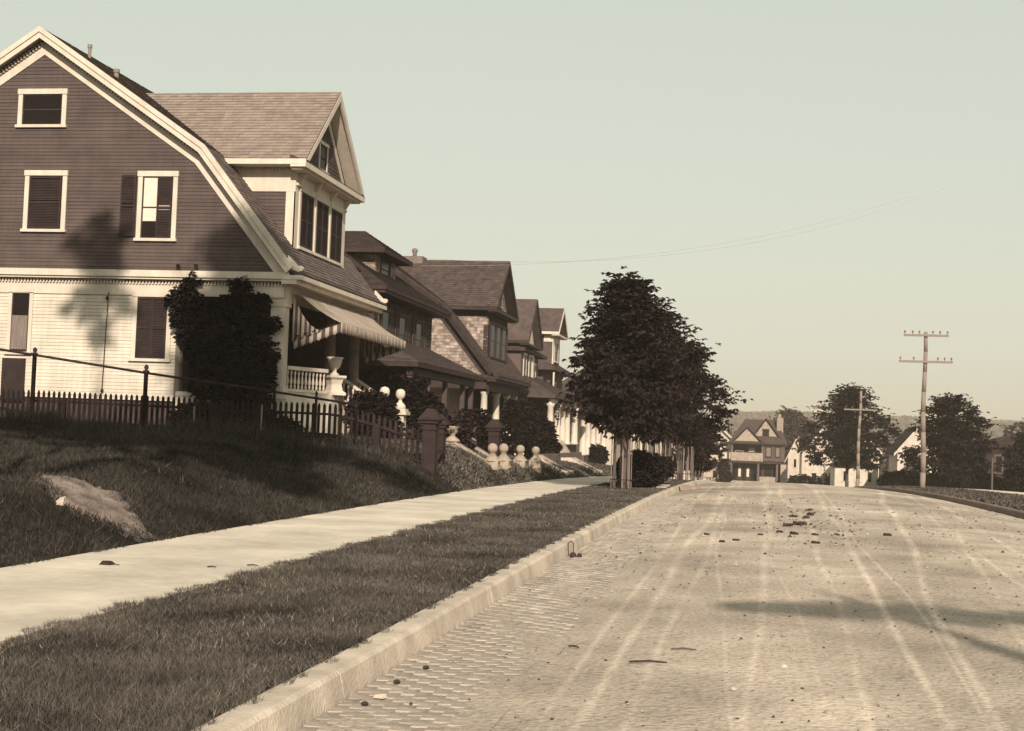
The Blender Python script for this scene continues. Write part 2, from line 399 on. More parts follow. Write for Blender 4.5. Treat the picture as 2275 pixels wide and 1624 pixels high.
PATCH = lambda X, Y: (((X+8.15)/.98)**2+((Y-16.4+.5*(X+8.15))/(.80+.14*np.sin(X*6)))**2)
blades('dry_blades', 'dry straw-coloured blades among the mown grass by the kerb', (-4.85, -2.6), (5.5, 45), 13000, .040, .007, M_straw, lambda X, Y: zr(Y)-.0, lean=1.2, keep=lambda X, Y: np.sin(X*2.1+Y*.9)+np.sin(Y*1.7-X*3)+rng.normal(0, .6, len(X)) > .2)
blades('dry_blades', 'dry straw-coloured blades among the rough grass of the bank', (-16, -7.0), (9, 33), 9000, .10, .008, mat('dull_dry_grass', .06, .8, 1.5, .3, rnd=.4, veg=True), land, lean=.8, keep=lambda X, Y: (X > -.64*Y-1.5) & (np.sin(X*1.3+Y*.7)+np.sin(Y*1.1-X*2)+rng.normal(0, .6, len(X)) > .3))
blades('rough_grass', 'long unmown grass on the bank beside the sidewalk', (-20, -6.98), (9, 33.4), 290000, .075, .007, M_long, land, lean=.5,
       keep=lambda X, Y: (X < -7.02+.09*np.sin(Y*4)+.05*np.sin(Y*19)) & (X > -.64*Y-1.5) & (rng.uniform(0, 1, len(X)) < .07+.93*sm(.25, 1.5, PATCH(X, Y)+.4*np.sin(X*9)*np.sin(Y*7))))
blades('weeds', 'tall weeds and seed heads in front of the picket fence', (-19.5, -8.6), (28, 33.2), 5000, .30, .008, M_long, land, lean=.3)
blades('terrace_grass', 'mown grass on the banks before the farther houses', (-12.3, -7.02), (33.4, 100), 60000, .07, .012, M_grass, land)
blades('opposite_verge_grass', 'grass between the far kerb and far sidewalk', (6.72, 9.35), (25, 110), 30000, .06, .012, M_grass, land)

# bare patch on the bank
px = lin(-9.6, -6.9, .06); py = lin(14.5, 18.5, .08)
Xp, Yp = np.meshgrid(px, py); inside = (PATCH(Xp, Yp) < 1.15)
vid = -np.ones(Xp.shape, int); vid[inside] = np.arange(inside.sum())
Vp = np.stack([Xp[inside], Yp[inside], land(Xp[inside], Yp[inside])+.02+.025*rng.uniform(0, 1, inside.sum())-.13*sm(.35, 1.15, PATCH(Xp[inside], Yp[inside])+.25*np.sin(Xp[inside]*11+Yp[inside]*5)*np.sin(Yp[inside]*9-Xp[inside]*4)+rng.normal(0, .12, inside.sum()))], 1)
Fp = [(vid[j, i], vid[j, i+1], vid[j+1, i+1], vid[j+1, i]) for j in range(len(py)-1) for i in range(len(px)-1) if min(vid[j, i], vid[j, i+1], vid[j+1, i+1], vid[j+1, i]) >= 0]
pt = npmesh('bare_earth', Vp, np.array(Fp), M_soil, smooth=True); pt['kind'] = 'structure'
blades('tufts', 'thin tufts growing in the bare earth patch', (-9.6, -7), (14.5, 18.5), 5000, .05, .010, M_long, land, keep=lambda X, Y: (PATCH(X, Y) < 1.25) & (PATCH(X, Y) > .55+.3*np.sin(X*7+Y*4)))

# pebbles
def pebbles(name, label, n, xr, yr_, smin, smax, m, zf):
    X = rng.uniform(*xr, n); Y = yr_[0]*(yr_[1]/yr_[0])**rng.uniform(0, 1, n); Z = zf(X, Y)
    s = smin*(smax/smin)**(rng.uniform(0, 1, n)**3)*np.clip(Y/9, 1, 3)
    base = np.array([[1, 0, 0], [0, 1, 0], [-1, 0, 0], [0, -1, 0], [0, 0, .7], [0, 0, -.5]], float)
    V = (base[None]*rng.uniform(.6, 1.2, (n, 6, 1))*s[:, None, None]); a = rng.uniform(0, 6.3, n); ca, sa = np.cos(a), np.sin(a)
    Vx = V[..., 0]*ca[:, None]-V[..., 1]*sa[:, None]; Vy = V[..., 0]*sa[:, None]+V[..., 1]*ca[:, None]
    V = np.stack([Vx+X[:, None], Vy+Y[:, None], V[..., 2]+Z[:, None]+s[:, None]*.25], -1).reshape(-1, 3)
    f = np.array([[0, 1, 4], [1, 2, 4], [2, 3, 4], [3, 0, 4]]); Fc = (f[None]+6*np.arange(n)[:, None, None]).reshape(-1, 3)
    o = npmesh(name, V, Fc, m); return tag(o, label, 'gravel', None, 'stuff')
pebbles('gravel', 'loose pebbles scattered over the dusty road', 8000, (-1.7, 6.4), (6, 45), .003, .015, M_pebble, road_z)
pebbles('crumbs', 'dark crumbs of dirt scattered over the road', 900, (-2.3, 6.4), (6, 40), .004, .016, M_dung, road_z)

# ------------------------------------------------------------------ wall covering helper
class Plane:
    """frame on a wall or roof: origin O, axes U (along), V (up), N (out)"""
    def __init__(s, O, U, V): s.O = Vector(O); s.U = Vector(U).normalized(); s.V = Vector(V).normalized(); s.N = s.U.cross(s.V)
    def p(s, u, v, n=0): return s.O+s.U*u+s.V*v+s.N*n
def hull_interval(poly, v):
    xs = []
    for (a, b), (c, d) in zip(poly, poly[1:]+poly[:1]):
        if (b-v)*(d-v) <= 0 and b != d: xs.append(a+(c-a)*(v-b)/(d-b))
    return (min(xs), max(xs)) if len(xs) >= 2 else None
def cover(parent, pl, poly, expo, m, name='clapboard', holes=(), width=None, th=.022, joined=None, limit=10**9, counter=None, jit=.0, gap=.002, seed=1):
    """lay boards / shingles on a convex polygon in (u,v); boards one object each unless joined"""
    rs = random.Random(seed)
    v0 = min(p[1] for p in poly); v1 = max(p[1] for p in poly)
    J = MB(); k = 0; n_obj = 0
    v = v0
    while v < v1-.01:
        t = min(v+expo, v1)
        lo = hull_interval(poly, v+1e-4); hi = hull_interval(poly, t-1e-4)
        if lo and hi:
            segs = [(lo[0], lo[1], hi[0], hi[1])]
            for (a, b, c, d) in holes:
                if min(t, d)-max(v, c) > .35*(t-v):
                    ns = []
                    for (l0, l1, h0, h1) in segs:
                        if b <= min(l0, h0) or a >= max(l1, h1): ns.append((l0, l1, h0, h1)); continue
                        if a > max(l0, h0): ns.append((l0, a, h0, a))
                        if b < min(l1, h1): ns.append((b, l1, b, h1))
                    segs = ns
            for (l0, l1, h0, h1) in segs:
                if max(l1-l0, h1-h0) < .02: continue
                if width:
                    cuts = []; x = min(l0, h0)-rs.uniform(0, width)
                    while x < max(l1, h1):
                        nx = x+width*rs.uniform(.65, 1.4); cuts.append((x, nx)); x = nx
                    pieces = []
                    for (a, b) in cuts:
                        a0, b0 = max(a, l0), min(b, l1); a1, b1 = max(a, h0), min(b, h1)
                        if b0-a0 < .01 and b1-a1 < .01: continue
                        a0, b0 = (a0, b0) if b0 > a0 else ((a1+b1)/2,)*2; a1, b1 = (a1, b1) if b1 > a1 else ((a0+b0)/2,)*2
                        pieces.append((a0, b0, a1, b1))
                else: pieces = [(l0, l1, h0, h1)]
                for (a0, b0, a1, b1) in pieces:
                    gg = gap if width else .0005
                    dv = rs.uniform(-jit, jit); tt = th*rs.uniform(.85, 1.15)
                    q0 = [pl.p(a0+gg, v+dv, .002), pl.p(b0-gg, v+dv, .002), pl.p(b1-gg, t+.004, .001), pl.p(a1+gg, t+.004, .001)]
                    q1 = [pl.p(a0+gg, v+dv, tt), pl.p(b0-gg, v+dv, tt), pl.p(b1-gg, t+.004, tt*.25), pl.p(a1+gg, t+.004, tt*.25)]
                    use_obj = joined is None and (counter is None or counter[0] < limit)
                    if use_obj:
                        mb = MB(); mb.hexa(q0, q1); mb.build(name, m, parent)
                        if counter is not None: counter[0] += 1
                    else: J.hexa(q0, q1)
        v = t
    if J.v: stuff(J.build(joined or (name+'_rows'), m, parent))
FRONT = lambda y: Plane((0, y, 0), (1, 0, 0), (0, 0, 1))     # wall facing the camera end of the street (-Y): u=X v=Z
def STREET(x): return Plane((x, 0, 0), (0, 1, 0), (0, 0, 1))  # wall facing the street (+X): u=Y v=Z

def pbox(mb, pl, u0, u1, v0, v1, n0, n1):
    a = [pl.p(u0, v0, n0), pl.p(u1, v0, n0), pl.p(u1, v1, n0), pl.p(u0, v1, n0)]
    b = [pl.p(u0, v0, n1), pl.p(u1, v0, n1), pl.p(u1, v1, n1), pl.p(u0, v1, n1)]
    return mb.hexa(a, b)
def window(root, pl, u0, u1, v0, v1, frame=M_white, sash=M_darkt, cw=.10, proud=.05, style='sash', shutters=None, curtain=0, label=None):
    """u0..v1 outer edge of the casing"""
    fr = MB()
    pbox(fr, pl, u0, u0+cw, v0, v1, .0, proud); pbox(fr, pl, u1-cw, u1, v0, v1, .0, proud)
    pbox(fr, pl, u0-.02, u1+.02, v1-cw, v1+.02, .001, proud+.02); pbox(fr, pl, u0-.04, u1+.04, v0-.05, v0+.03, .001, proud+.05)
    wf = fr.build('window', frame, root)
    if label: wf['label'] = label
    a, b, c, d = u0+cw, u1-cw, v0+.03, v1-cw; mid = (c+d)/2
    g_ = MB(); pbox(g_, pl, a, b, c, mid, .004, .010); g_.build('pane', M_glass, wf)
    g_ = MB(); pbox(g_, pl, a, b, mid, d, .004, .016); g_.build('pane', M_glass, wf)
    if style in ('sash', 'half'):
        s = MB(); sw = .035
        for (x0, x1, z0, z1, n) in ((a, b, c, mid+.02, .022), (a, b, mid-.02, d, .028)):
            pbox(s, pl, x0, x0+sw, z0, z1, .0105, n); pbox(s, pl, x1-sw, x1, z0, z1, .0105, n)
            pbox(s, pl, x0+sw, x1-sw, z0, z0+sw, .0105, n-.001); pbox(s, pl, x0+sw, x1-sw, z1-sw, z1, .0105, n-.001)
        s.build('sash', sash, wf)
    if curtain:
        s = MB(); pbox(s, pl, a+.04, b-.04, d-(d-c)*curtain, d-.03, .0165, .0175); s.build('window_shade', M_shade, wf)
    return wf
def shutter(parent, pl, u0, u1, v0, v1, n0=.03, m=M_shut):
    s = MB(); st = .045
    pbox(s, pl, u0, u0+st, v0, v1, n0, n0+.035); pbox(s, pl, u1-st, u1, v0, v1, n0, n0+.035)
    for z in (v0, (v0+v1)/2-.03, v1-.06): pbox(s, pl, u0+st, u1-st, z, z+.06, n0, n0+.034)
    z = v0+.07
    while z < v1-.09:
        if abs(z+.02-(v0+v1)/2) > .05:
            s.hexa([pl.p(u0+st, z, n0+.028), pl.p(u1-st, z, n0+.028), pl.p(u1-st, z+.032, n0+.004), pl.p(u0+st, z+.032, n0+.004)],
                   [pl.p(u0+st, z+.008, n0+.030), pl.p(u1-st, z+.008, n0+.030), pl.p(u1-st, z+.040, n0+.006), pl.p(u0+st, z+.040, n0+.006)])
        z += .045
    return s.build('shutter', m, parent)
def offset_line(pts, d):
    """offset an open polyline sideways (to its right) by d with mitres"""
    out = []
    for i, p in enumerate(pts):
        ds = []
        if i > 0: a = pts[i-1]; ds.append((p[0]-a[0], p[1]-a[1]))
        if i < len(pts)-1: a = pts[i+1]; ds.append((a[0]-p[0], a[1]-p[1]))
        ns = []
        for x, y in ds:
            l_ = math.hypot(x, y); ns.append((y/l_, -x/l_))
        nx = sum(n[0] for n in ns)/len(ns); ny = sum(n[1] for n in ns)/len(ns); q = nx*nx+ny*ny
        out.append((p[0]+nx*d/q, p[1]+ny*d/q))
    return out
def band(mb, pts, d0, d1, y0, y1):
    A = offset_line(pts, d0); B_ = offset_line(pts, d1)
    for i in range(len(pts)-1):
        mb.prism([A[i], A[i+1], B_[i+1], B_[i]], 'y', y0, y1)
    return mb

# ------------------------------------------------------------------ the two gambrel houses
def gambrel_house(root, Y, W, dz, xs, P):
    """side wall in plane Y, W long down the street, dz level shift, P palette/style"""
    X = lambda x: x+xs
    Z = lambda z: z+dz
    pl = FRONT(Y)
    upper = [(X(-12.62), Z(5.62)), (X(-15.26), Z(8.74)), (X(-19.95), Z(11.80)), (X(-24.64), Z(8.74)), (X(-27.28), Z(5.62))]
    wall = MB(); wall.prism(upper, 'y', Y, Y+W); wl = wall.build('upper_wall', P['core'], root)
    body = MB(); body.box(X(-27.2), X(-15.65), Y+.0, Y+W-.2, Z(2.04), Z(5.6)); lw = body.build('lower_wall', P['lowcore'], root)
    MB().box(X(-27.1), X(-15.66), Y+.06, Y+W-.3, Z(.6), Z(2.039)).build('foundation', mat('dark_foundation_stone', .045, .9, 4, .3, bump=.5), root)  # one even dark tone for the foundation
    xl = X(-21.8)
    clip = [(xl, Z(5.62)), (X(-12.62), Z(5.62)), (X(-15.26), Z(8.74)), (X(-19.95), Z(11.80)), (xl, Z(11.80-1.85*3.06/4.69))]
    if P['siding'] == 'board':
        cover(wl, pl, clip, .10, P['up'], holes=P['uholes'], th=.024)
        cover(lw, pl, [(xl, Z(2.04)), (X(-15.65), Z(2.04)), (X(-15.65), Z(4.95)), (xl, Z(4.95))], .096, P['low'], holes=P['lholes'], th=.022)
    else:
        cnt_ = [0]
        xq = X(-17.0)
        cover(wl, pl, [(xq, Z(5.62)), (X(-12.62), Z(5.62)), (X(-15.26), Z(8.74)), (xq, Z(9.87))], .15, P['up'], name='shingle', width=.17, th=.03, counter=cnt_, limit=300, jit=.008, gap=.004)
        cover(lw, pl, [(X(-18), Z(2.0)), (X(-15.65), Z(2.0)), (X(-15.65), Z(4.95)), (X(-18), Z(4.95))], .096, P['low'], th=.022, joined='clapboard_rows')
    # belt cornice, dentils, frieze along the side
    t = P['trim']
    b = MB(); b.box(X(-27.3), X(-12.40), Y-.30, Y-.001, Z(5.42), Z(5.60)); b.box(X(-27.3), X(-12.42), Y-.24, Y-.001, Z(5.36), Z(5.419)); b.build('belt_cornice', t, root)
    b = MB(); b.box(X(-27.2), X(-12.60), Y-.05, Y+.0, Z(4.93), Z(5.28)); b.box(X(-12.64), X(-12.56), Y+.0, Y+W-.1, Z(4.85), Z(5.28)); b.build('frieze_board', t, root)
    if P['dentils']:
        b = MB(); x = X(-21.8)
        while x < X(-12.5): b.box(x, x+.045, Y-.11, Y-.051, Z(5.24), Z(5.34)); x += .095
        stuff(b.build('dentil_row', t, root))
    # main roof slabs and rakes
    prof = [(X(-27.75), Z(5.40)), (X(-24.95), Z(9.02)), (X(-19.95), Z(12.35)), (X(-14.95), Z(9.02)), (X(-12.28), Z(5.72)), (X(-12.02), Z(5.55))]
    y0, y1 = Y-.38, Y+W+.35
    rf = MB(); band(rf, prof, 0, .12, y0+.03, y1); roof = rf.build('roof', P['roofm'], root)
    seg = prof[2:]
    for (a, c), nm in zip(zip(seg, seg[1:]), range(9)):
        d = math.hypot(a[0]-c[0], a[1]-c[1])
        rp = Plane((c[0], 0, c[1]), (0, 1, 0), (a[0]-c[0], 0, a[1]-c[1]))
        cover(roof, rp, [(y0+.02, 0), (y1, 0), (y1, d), (y0+.02, d)], .13, P['roofs'], width=.22, th=.024, joined='shingle_courses', seed=nm)
    vis = prof[1:5]
    rk = MB(); band(rk, vis, -.03, .10, y0-.05, y0+.03); band(rk, vis, .10, .24, y0-.012, y0+.03); rk.build('rake_board', P['rake'], root)
    rk = MB(); band(rk, vis, .121, .15, y0+.031, Y-.001); rk.build('rake_soffit', P['rake'], root)
    rk = MB(); band(rk, vis, .30, .56, Y-.045, Y-.003); rk.build('rake_frieze', P['rake'], root)
    if P['dentils']:
        dn = MB(); ln = offset_line(vis, .20)
        for (a, c) in zip(ln, ln[1:]):
            if max(a[0], c[0]) < X(-22): continue
            d = math.hypot(c[0]-a[0], c[1]-a[1]); k = int(d/.105)
            ux, uz = (c[0]-a[0])/d, (c[1]-a[1])/d; nx, nz = uz, -ux
            for i in range(k):
                s = (i+.3)*.105; p = (a[0]+ux*s, a[1]+uz*s)
                dn.prism([(p[0]+nx*.03, p[1]+nz*.03), (p[0]+ux*.055+nx*.03, p[1]+uz*.055+nz*.03), (p[0]+ux*.055+nx*.13, p[1]+uz*.055+nz*.13), (p[0]+nx*.13, p[1]+nz*.13)], 'y', Y-.12, Y-.046)
        stuff(dn.build('dentil_row', P['rake'], root))
    # street eave cornice
    ev = MB(); ev.box(X(-12.55), X(-12.02), y0, y1, Z(5.40), Z(5.52)); ev.box(X(-12.58), X(-12.16), y0+.02, y1-.02, Z(5.28), Z(5.399)); ev.build('eave_cornice', t, root)
    for yy in (y0, y1-.1):
        sc = MB(); sc.tube((X(-12.06), yy, Z(5.70)), (X(-12.06), yy+.1, Z(5.70)), .075, .075, 12); sc.prism([(X(-12.5), Z(5.75)), (X(-12.1), Z(5.6)), (X(-12.12), Z(5.76)), (X(-12.42), Z(6.05))], 'y', yy+.015, yy+.085); sc.build('scroll', P['rake'], root)
    # cross gable dormer
    ya, yb = Y+1.4, Y+1.4+P['dw']; ym = (ya+yb)/2; xf = X(-12.93); ov = .48
    ze = Z(8.93); hs = (yb-ya)/2+ov; zap = Z(11.52)
    dw = MB(); dw.box(X(-17), xf, ya, yb, Z(6.0), Z(8.9)); dw.prism([(ya, Z(8.9)), (yb, Z(8.9)), (ym, zap-.4)], 'x', X(-17.5), xf-.02); dwo = dw.build('dormer_wall', P['core'], root)
    dpl = FRONT(ya)
    sp_ = [(X(-12.99), Z(6.5)), (xf, Z(6.5)), (xf, Z(8.08)), (X(-14.3), Z(8.08))]
    if P['siding'] == 'board': cover(dwo, dpl, [(X(-12.95), Z(6.46)), (xf-.02, Z(6.46)), (xf-.02, Z(8.08)), (X(-14.3), Z(8.08))], .10, P['up'], th=.024)
    else: cover(dwo, dpl, [(X(-12.95), Z(6.46)), (xf-.02, Z(6.46)), (xf-.02, Z(8.5)), (X(-14.6), Z(8.5))], .15, P['up'], name='shingle', width=.17, th=.03, joined='shingle_rows', jit=.008, gap=.004)
    cb_ = MB(); cb_.box(xf-.24, xf+.03, ya-.03, ya-.0, Z(6.35), Z(8.08)); cb_.box(xf+.0, xf+.03, ya-.03, ya+.28, Z(6.352), Z(8.3)); cb_.build('corner_board', t, dwo)
    MB().box(xf, xf+.03, yb-.28, yb+.03, Z(6.35), Z(8.3)).build('corner_board', t, dwo)
    if P['siding'] == 'board':
        fz = MB(); fz.prism([(X(-14.75), Z(8.76)), (X(-14.30), Z(8.081)), (xf+.031, Z(8.081)), (xf+.031, Z(8.76))], 'y', ya-.035, ya-.001); fz.box(xf+.001, xf+.035, ya, yb, Z(8.301), Z(8.76)); fz.build('dormer_frieze', t, dwo)
    # street front of dormer: panel and three windows
    sp2 = STREET(xf)
    fp = MB(); pbox(fp, sp2, ya+.281, yb-.281, Z(6.35), Z(8.3), 0, .012); fp.build('front_panel', t if P['siding'] == 'board' else P['up'], dwo)
    ww = (yb-ya-.56)/3
    for i in range(3):
        wa = ya+.28+ww*i+.06; wb = wa+ww-.12
        wn = window(root, Plane((xf+.012, 0, 0), (0, 1, 0), (0, 0, 1)), wa, wb, Z(6.56), Z(8.28), frame=t, cw=.11, style='sash')
        if P['siding'] == 'board':
            shutter(wn, Plane((xf+.012, 0, 0), (0, 1, 0), (0, 0, 1)), wa+.11, (wa+wb)/2-.005, Z(6.6), Z(8.16), .032); shutter(wn, Plane((xf+.012, 0, 0), (0, 1, 0), (0, 0, 1)), (wa+wb)/2+.005, wb-.11, Z(6.6), Z(8.16), .032)
    if P['siding'] == 'board':
        br = MB()
        for i in range(4):
            yy = ya+.2+ww*i+.05*i
            br.prism([(xf+.036, Z(8.32)), (xf+.10, Z(8.36)), (xf+.34, Z(8.75)), (xf+.036, Z(8.75))], 'y', yy, yy+.09)
        br.box(xf+.036, xf+.09, ya+.02, yb-.02, Z(8.27), Z(8.34)); br.build('bracket', t, dwo)
    sl2 = MB(); sl2.box(xf-.1, xf+.16, ya-.1, yb+.12, Z(6.24), Z(6.34)); sl2.build('sill_course', t, dwo)
    # dormer roof
    xo = X(-12.45); xb = X(-18.9)
    e0 = (ya-ov, ze); e1 = (yb+ov, ze); ap = (ym, zap)
    dr = MB(); dr.prism([e0, ap, (ap[0], ap[1]-.14), (e0[0]+.08, e0[1]-.08)], 'x', xb, xo); dr.prism([e1, ap, (ap[0], ap[1]-.141), (e1[0]-.08, e1[1]-.081)], 'x', xb, xo-.001)
    dro = dr.build('dormer_roof', P['roofm'], root)
    ln_ = math.hypot(ap[0]-e0[0], ap[1]-e0[1])
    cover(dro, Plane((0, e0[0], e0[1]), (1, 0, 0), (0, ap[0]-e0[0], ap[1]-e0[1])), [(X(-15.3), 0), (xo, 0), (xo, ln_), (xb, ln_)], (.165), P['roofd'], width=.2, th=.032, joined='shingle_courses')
    fs = MB(); fs.box(X(-15.2), xo, e0[0]-.10, e0[0]-.0, ze-.17, ze-.02); fs.box(X(-15.0), xo-.1, e0[0]+.0, ya-.002, ze-.165, ze-.12)
    fs.box(xf+.04, xo+.003, e0[0]-.103, e1[0]+.1, ze-.24, ze-.175); fs.box(xo-.05, xo+.003, e0[0]-.103, e1[0]+.1, ze-.1745, ze-.06); fs.box(xf+.04, xo-.12, e0[0]+.0, e1[0], ze-.30, ze-.241); fs.build('dormer_cornice', t, root)
    if P['dentils']:
        dn = MB(); x = X(-14.7)
        while x < xf-.05: dn.box(x, x+.05, ya-.09, ya-.036, ze-.24, ze-.17); x += .10
        stuff(dn.build('dentil_row', t, root))
    # pent roof over front cornice + gable face
    pr = MB(); pr.prism([(xf, ze+.12), (xo+.02, ze-.07), (xf, ze-.07)], 'y', e0[0]-.05, e1[0]+.05); pr.build('pent_roof', P['roofm'], root)
    gp = STREET(xf-.02)
    gpoly = [(ya+.05, ze+.12), (yb-.05, ze+.12), (ym, zap-.45)]
    if P['siding'] == 'board': cover(dwo, gp, gpoly, .10, P['up'], th=.024, holes=[(ym-.42, ym+.42, ze+.15, ze+1.1)])
    else: cover(dwo, gp, gpoly, .15, P['up'], name='shingle', width=.17, th=.03, joined='shingle_rows')
    window(root, gp, ym-.42, ym+.42, ze+.18, ze+1.05, frame=t, cw=.08)
    # far and near verge boards with soffit
    vg = MB()
    for e in (e0, e1):
        sg = 1 if e is e0 else -1
        vg.prism([(e[0], e[1]-.03), (ap[0], ap[1]-.03), (ap[0], ap[1]-.27), (e[0]+sg*.22, e[1]-.03)], 'x', xo-.06, xo+.012)
        vg.prism([(e[0]+sg*.1, e[1]-.10), (ap[0], ap[1]-.145), (ap[0], ap[1]-.17), (e[0]+sg*.1, e[1]-.125)], 'x', xf, xo-.061)
        vg.prism([(e[0]+sg*.6, e[1]+.12), (ap[0], ap[1]-.35), (ap[0], ap[1]-.62), (e[0]+sg*.85, e[1]+.12)], 'x', xf-.001, xf+.03)
    vg.build('verge_board', P['verge'], root)
    return dict(ya=ya, yb=yb, xf=xf, X=X, Z=Z, wl=wl, lw=lw)

# ================= house 1
H1 = thing('gambrel_house', (-19, 36, 1.2), 'large gambrel house with dark clapboard upper storeys over a white ground floor, nearest at left', 'house')
uh = [(-20.68, -19.22, 9.65, 10.68), (-20.35, -19.08, 6.70, 8.37), (-16.96, -15.80, 6.48, 8.36)]
lh = [(-16.94, -15.80, 3.16, 5.2), (-20.65, -19.92, 3.25, 5.2), (-20.75, -20.05, 1.9, 3.1)]
P1 = dict(core=M_darkb, lowcore=M_whiteb, siding='board', up=M_darkb, low=M_whiteb, uholes=uh, lholes=lh, trim=M_white, rake=M_white, verge=M_white,
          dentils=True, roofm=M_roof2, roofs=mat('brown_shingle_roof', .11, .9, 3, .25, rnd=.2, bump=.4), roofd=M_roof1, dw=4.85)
g1 = gambrel_house(H1, 36, 8.1, 0, 0, P1)
p36 = FRONT(36)
window(H1, p36, *uh[0][:2], *uh[0][2:], cw=.13)
w_ = window(H1, p36, *uh[1][:2], *uh[1][2:], cw=.13); shutter(w_, p36, -20.20, -19.24, 6.76, 8.22, .03); 
w_ = window(H1, p36, *uh[2][:2], *uh[2][2:], cw=.13, curtain=.72, label='open window with a light roller blind')
shutter(w_, p36, -16.38, -15.95, 6.52, 8.22, .03); shutter(w_, p36, -17.44, -17.0, 6.56, 8.26, .06)
w_ = window(H1, p36, -16.94, -15.80, 3.16, 5.02, cw=.13); shutter(w_, p36, -16.80, -16.375, 3.2, 4.88, .03); shutter(w_, p36, -16.365, -15.94, 3.2, 4.88, .03)
w_ = window(H1, p36, -20.65, -19.92, 3.25, 5.05, cw=.10); s = MB(); pbox(s, p36, -20.53, -20.06, 3.35, 4.3, .03, .032); s.build('curtain', M_curt, w_)
s = MB(); pbox(s, p36, -20.75, -20.05, 1.9, 3.1, 0, .05); s.build('cellar_door', M_brownst, H1)
s = MB(); s.tube((-17.72, 35.93, 2.2), (-17.66, 35.93, 5.0), .012); s.tube((-17.68, 35.93, 4.78), (-17.68, 35.88, 4.86), .035); s.tube((-17.70, 35.93, 2.3), (-17.70, 35.88, 2.25), .035); s.build('conduit', M_iron, H1)
for x in (-15.62, -15.10):
    s = MB(); s.lathe([(.05, 0), (.05, .06), (.025, .08), (.055, .12), (.06, .17), (.02, .2)], (x, 35.82, 5.60), 10); s.build('insulator', M_iron, H1)
for (x, y, z0, z1, r) in ((-19.45, 37.6, 11.8, 12.42, .05), (-18.58, 37.6, 11.1, 11.68, .07)):
    s = MB(); s.lathe([(r, 0), (r, z1-z0-.1), (r*1.35, z1-z0-.1), (r*1.35, z1-z0)], (x, y, z0), 12); s.build('vent_pipe', M_pole, H1)
# porch
fl = MB(); fl.box(-15.6, -12.45, 36.0, 44.0, 2.20, 2.32); fl.build('porch_floor', M_white, H1)
fl = MB(); fl.box(-15.6, -12.55, 36.04, 44.0, 1.0, 2.199); fl.build('porch_skirt', M_whiteb, H1)
fl = MB(); fl.box(-15.6, -12.6, 36.05, 44.0, 5.30, 5.38); fl.build('porch_ceiling', mat('porch_ceiling_paint', .12), H1)
fl = MB(); fl.box(-12.98, -12.57, 36.02, 36.36, 2.32, 4.93); fl.box(-13.03, -12.53, 35.99, 36.40, 2.32, 2.55); fl.box(-13.03, -12.53, 35.99, 36.40, 4.70, 4.92); fl.build('corner_pillar', M_white, H1)
fl = MB(); fl.box(-15.62, -15.55, 36.3, 43.8, 2.33, 5.29); fl.build('porch_back_wall', M_darkb, H1)
pb = STREET(-15.55)
window(H1, pb, 37.3, 38.9, 2.9, 4.7); dd = MB(); pbox(dd, pb, 40.4, 41.4, 2.33, 4.5, 0, .05); dd.build('front_door', M_shut, H1)
for y in (40.75, 43.35):
    c = MB(); c.lathe([(.23, 0), (.23, .1), (.19, .14), (.175, .3), (.165, 1.6), (.14, 2.45), (.19, 2.5), (.2, 2.6)], (-12.75, y, 2.32), 16); c.build('porch_column', mat('grey_column_paint', .22), H1, True)
def baluster_mb(x, y, z, h):
    return MB().lathe([(.035, 0), (.035, .08), (.02, .12), (.045, h*.35), (.035, h*.5), (.018, h*.72), (.032, h*.8), (.035, h)], (x, y, z), 8)
RA, RB = Vector((-12.62, 36.42, 0)), Vector((-11.98, 38.0, 0)); rd = (RB-RA).normalized(); rn_ = Vector((rd.y, -rd.x, 0))
def along(z0_, z1_, w2_):
    q = [RA-rn_*w2_, RA+rn_*w2_, RB+rn_*w2_, RB-rn_*w2_]; return [(p.x, p.y, z0_) for p in q], [(p.x, p.y, z1_) for p in q]
rl = MB(); rl.hexa(*along(3.02, 3.12, .09)); rl.build('porch_railing', M_white, H1)
rl = MB(); rl.hexa(*along(2.42, 2.50, .07)); rl.build('bottom_rail', M_white, H1)
rl = MB(); rl.prism([(-12.7, 36.05), (-12.45, 36.05), (-11.75, 37.9), (-11.75, 38.6), (-12.4, 38.6)], 'z', 1.0, 2.40); rl.build('porch_apron', M_white, H1)
for i in range(11):
    p = RA.lerp(RB, (i+.5)/11); baluster_mb(p.x, p.y, 2.50, .52).build('baluster', M_white, H1, True)
pe = MB(); pe.lathe([(.36, 0), (.36, .07), (.26, .13), (.22, .30), (.26, .44), (.36, .50), (.36, .56)], (-11.80, 38.25, 2.401), 4); pe.build('stair_pedestal', M_white, H1)
st = MB(); n = 6
for i in range(n):
    st.box(-12.5+i*.27, -12.5+(i+1)*.27+.02, 40.55, 42.25, 1.0, 2.30-(i+1)*.17+.1)
st.build('front_steps', mat('grey_step_paint', .25), H1)
for yy in (40.52, 42.28):
    sr = MB(); sr.hexa([(-12.3, yy-.06, 2.95), (-12.3, yy+.06, 2.95), (-11.05, yy+.06, 2.15), (-11.05, yy-.06, 2.15)], [(-12.3, yy-.06, 3.05), (-12.3, yy+.06, 3.05), (-11.05, yy+.06, 2.25), (-11.05, yy-.06, 2.25)])
    sr.hexa([(-12.3, yy-.05, 2.30), (-12.3, yy+.05, 2.30), (-11.05, yy+.05, 1.50), (-11.05, yy-.05, 1.50)], [(-12.3, yy-.05, 2.42), (-12.3, yy+.05, 2.42), (-11.05, yy+.05, 1.62), (-11.05, yy-.05, 1.62)])
    sr.build('stair_rail', M_white, H1)
    for i in range(8):
        x = -12.2+i*.15; zz = 2.42-(x+12.3)*.64; baluster_mb(x, yy, zz, .50).build('baluster', M_white, H1, True)
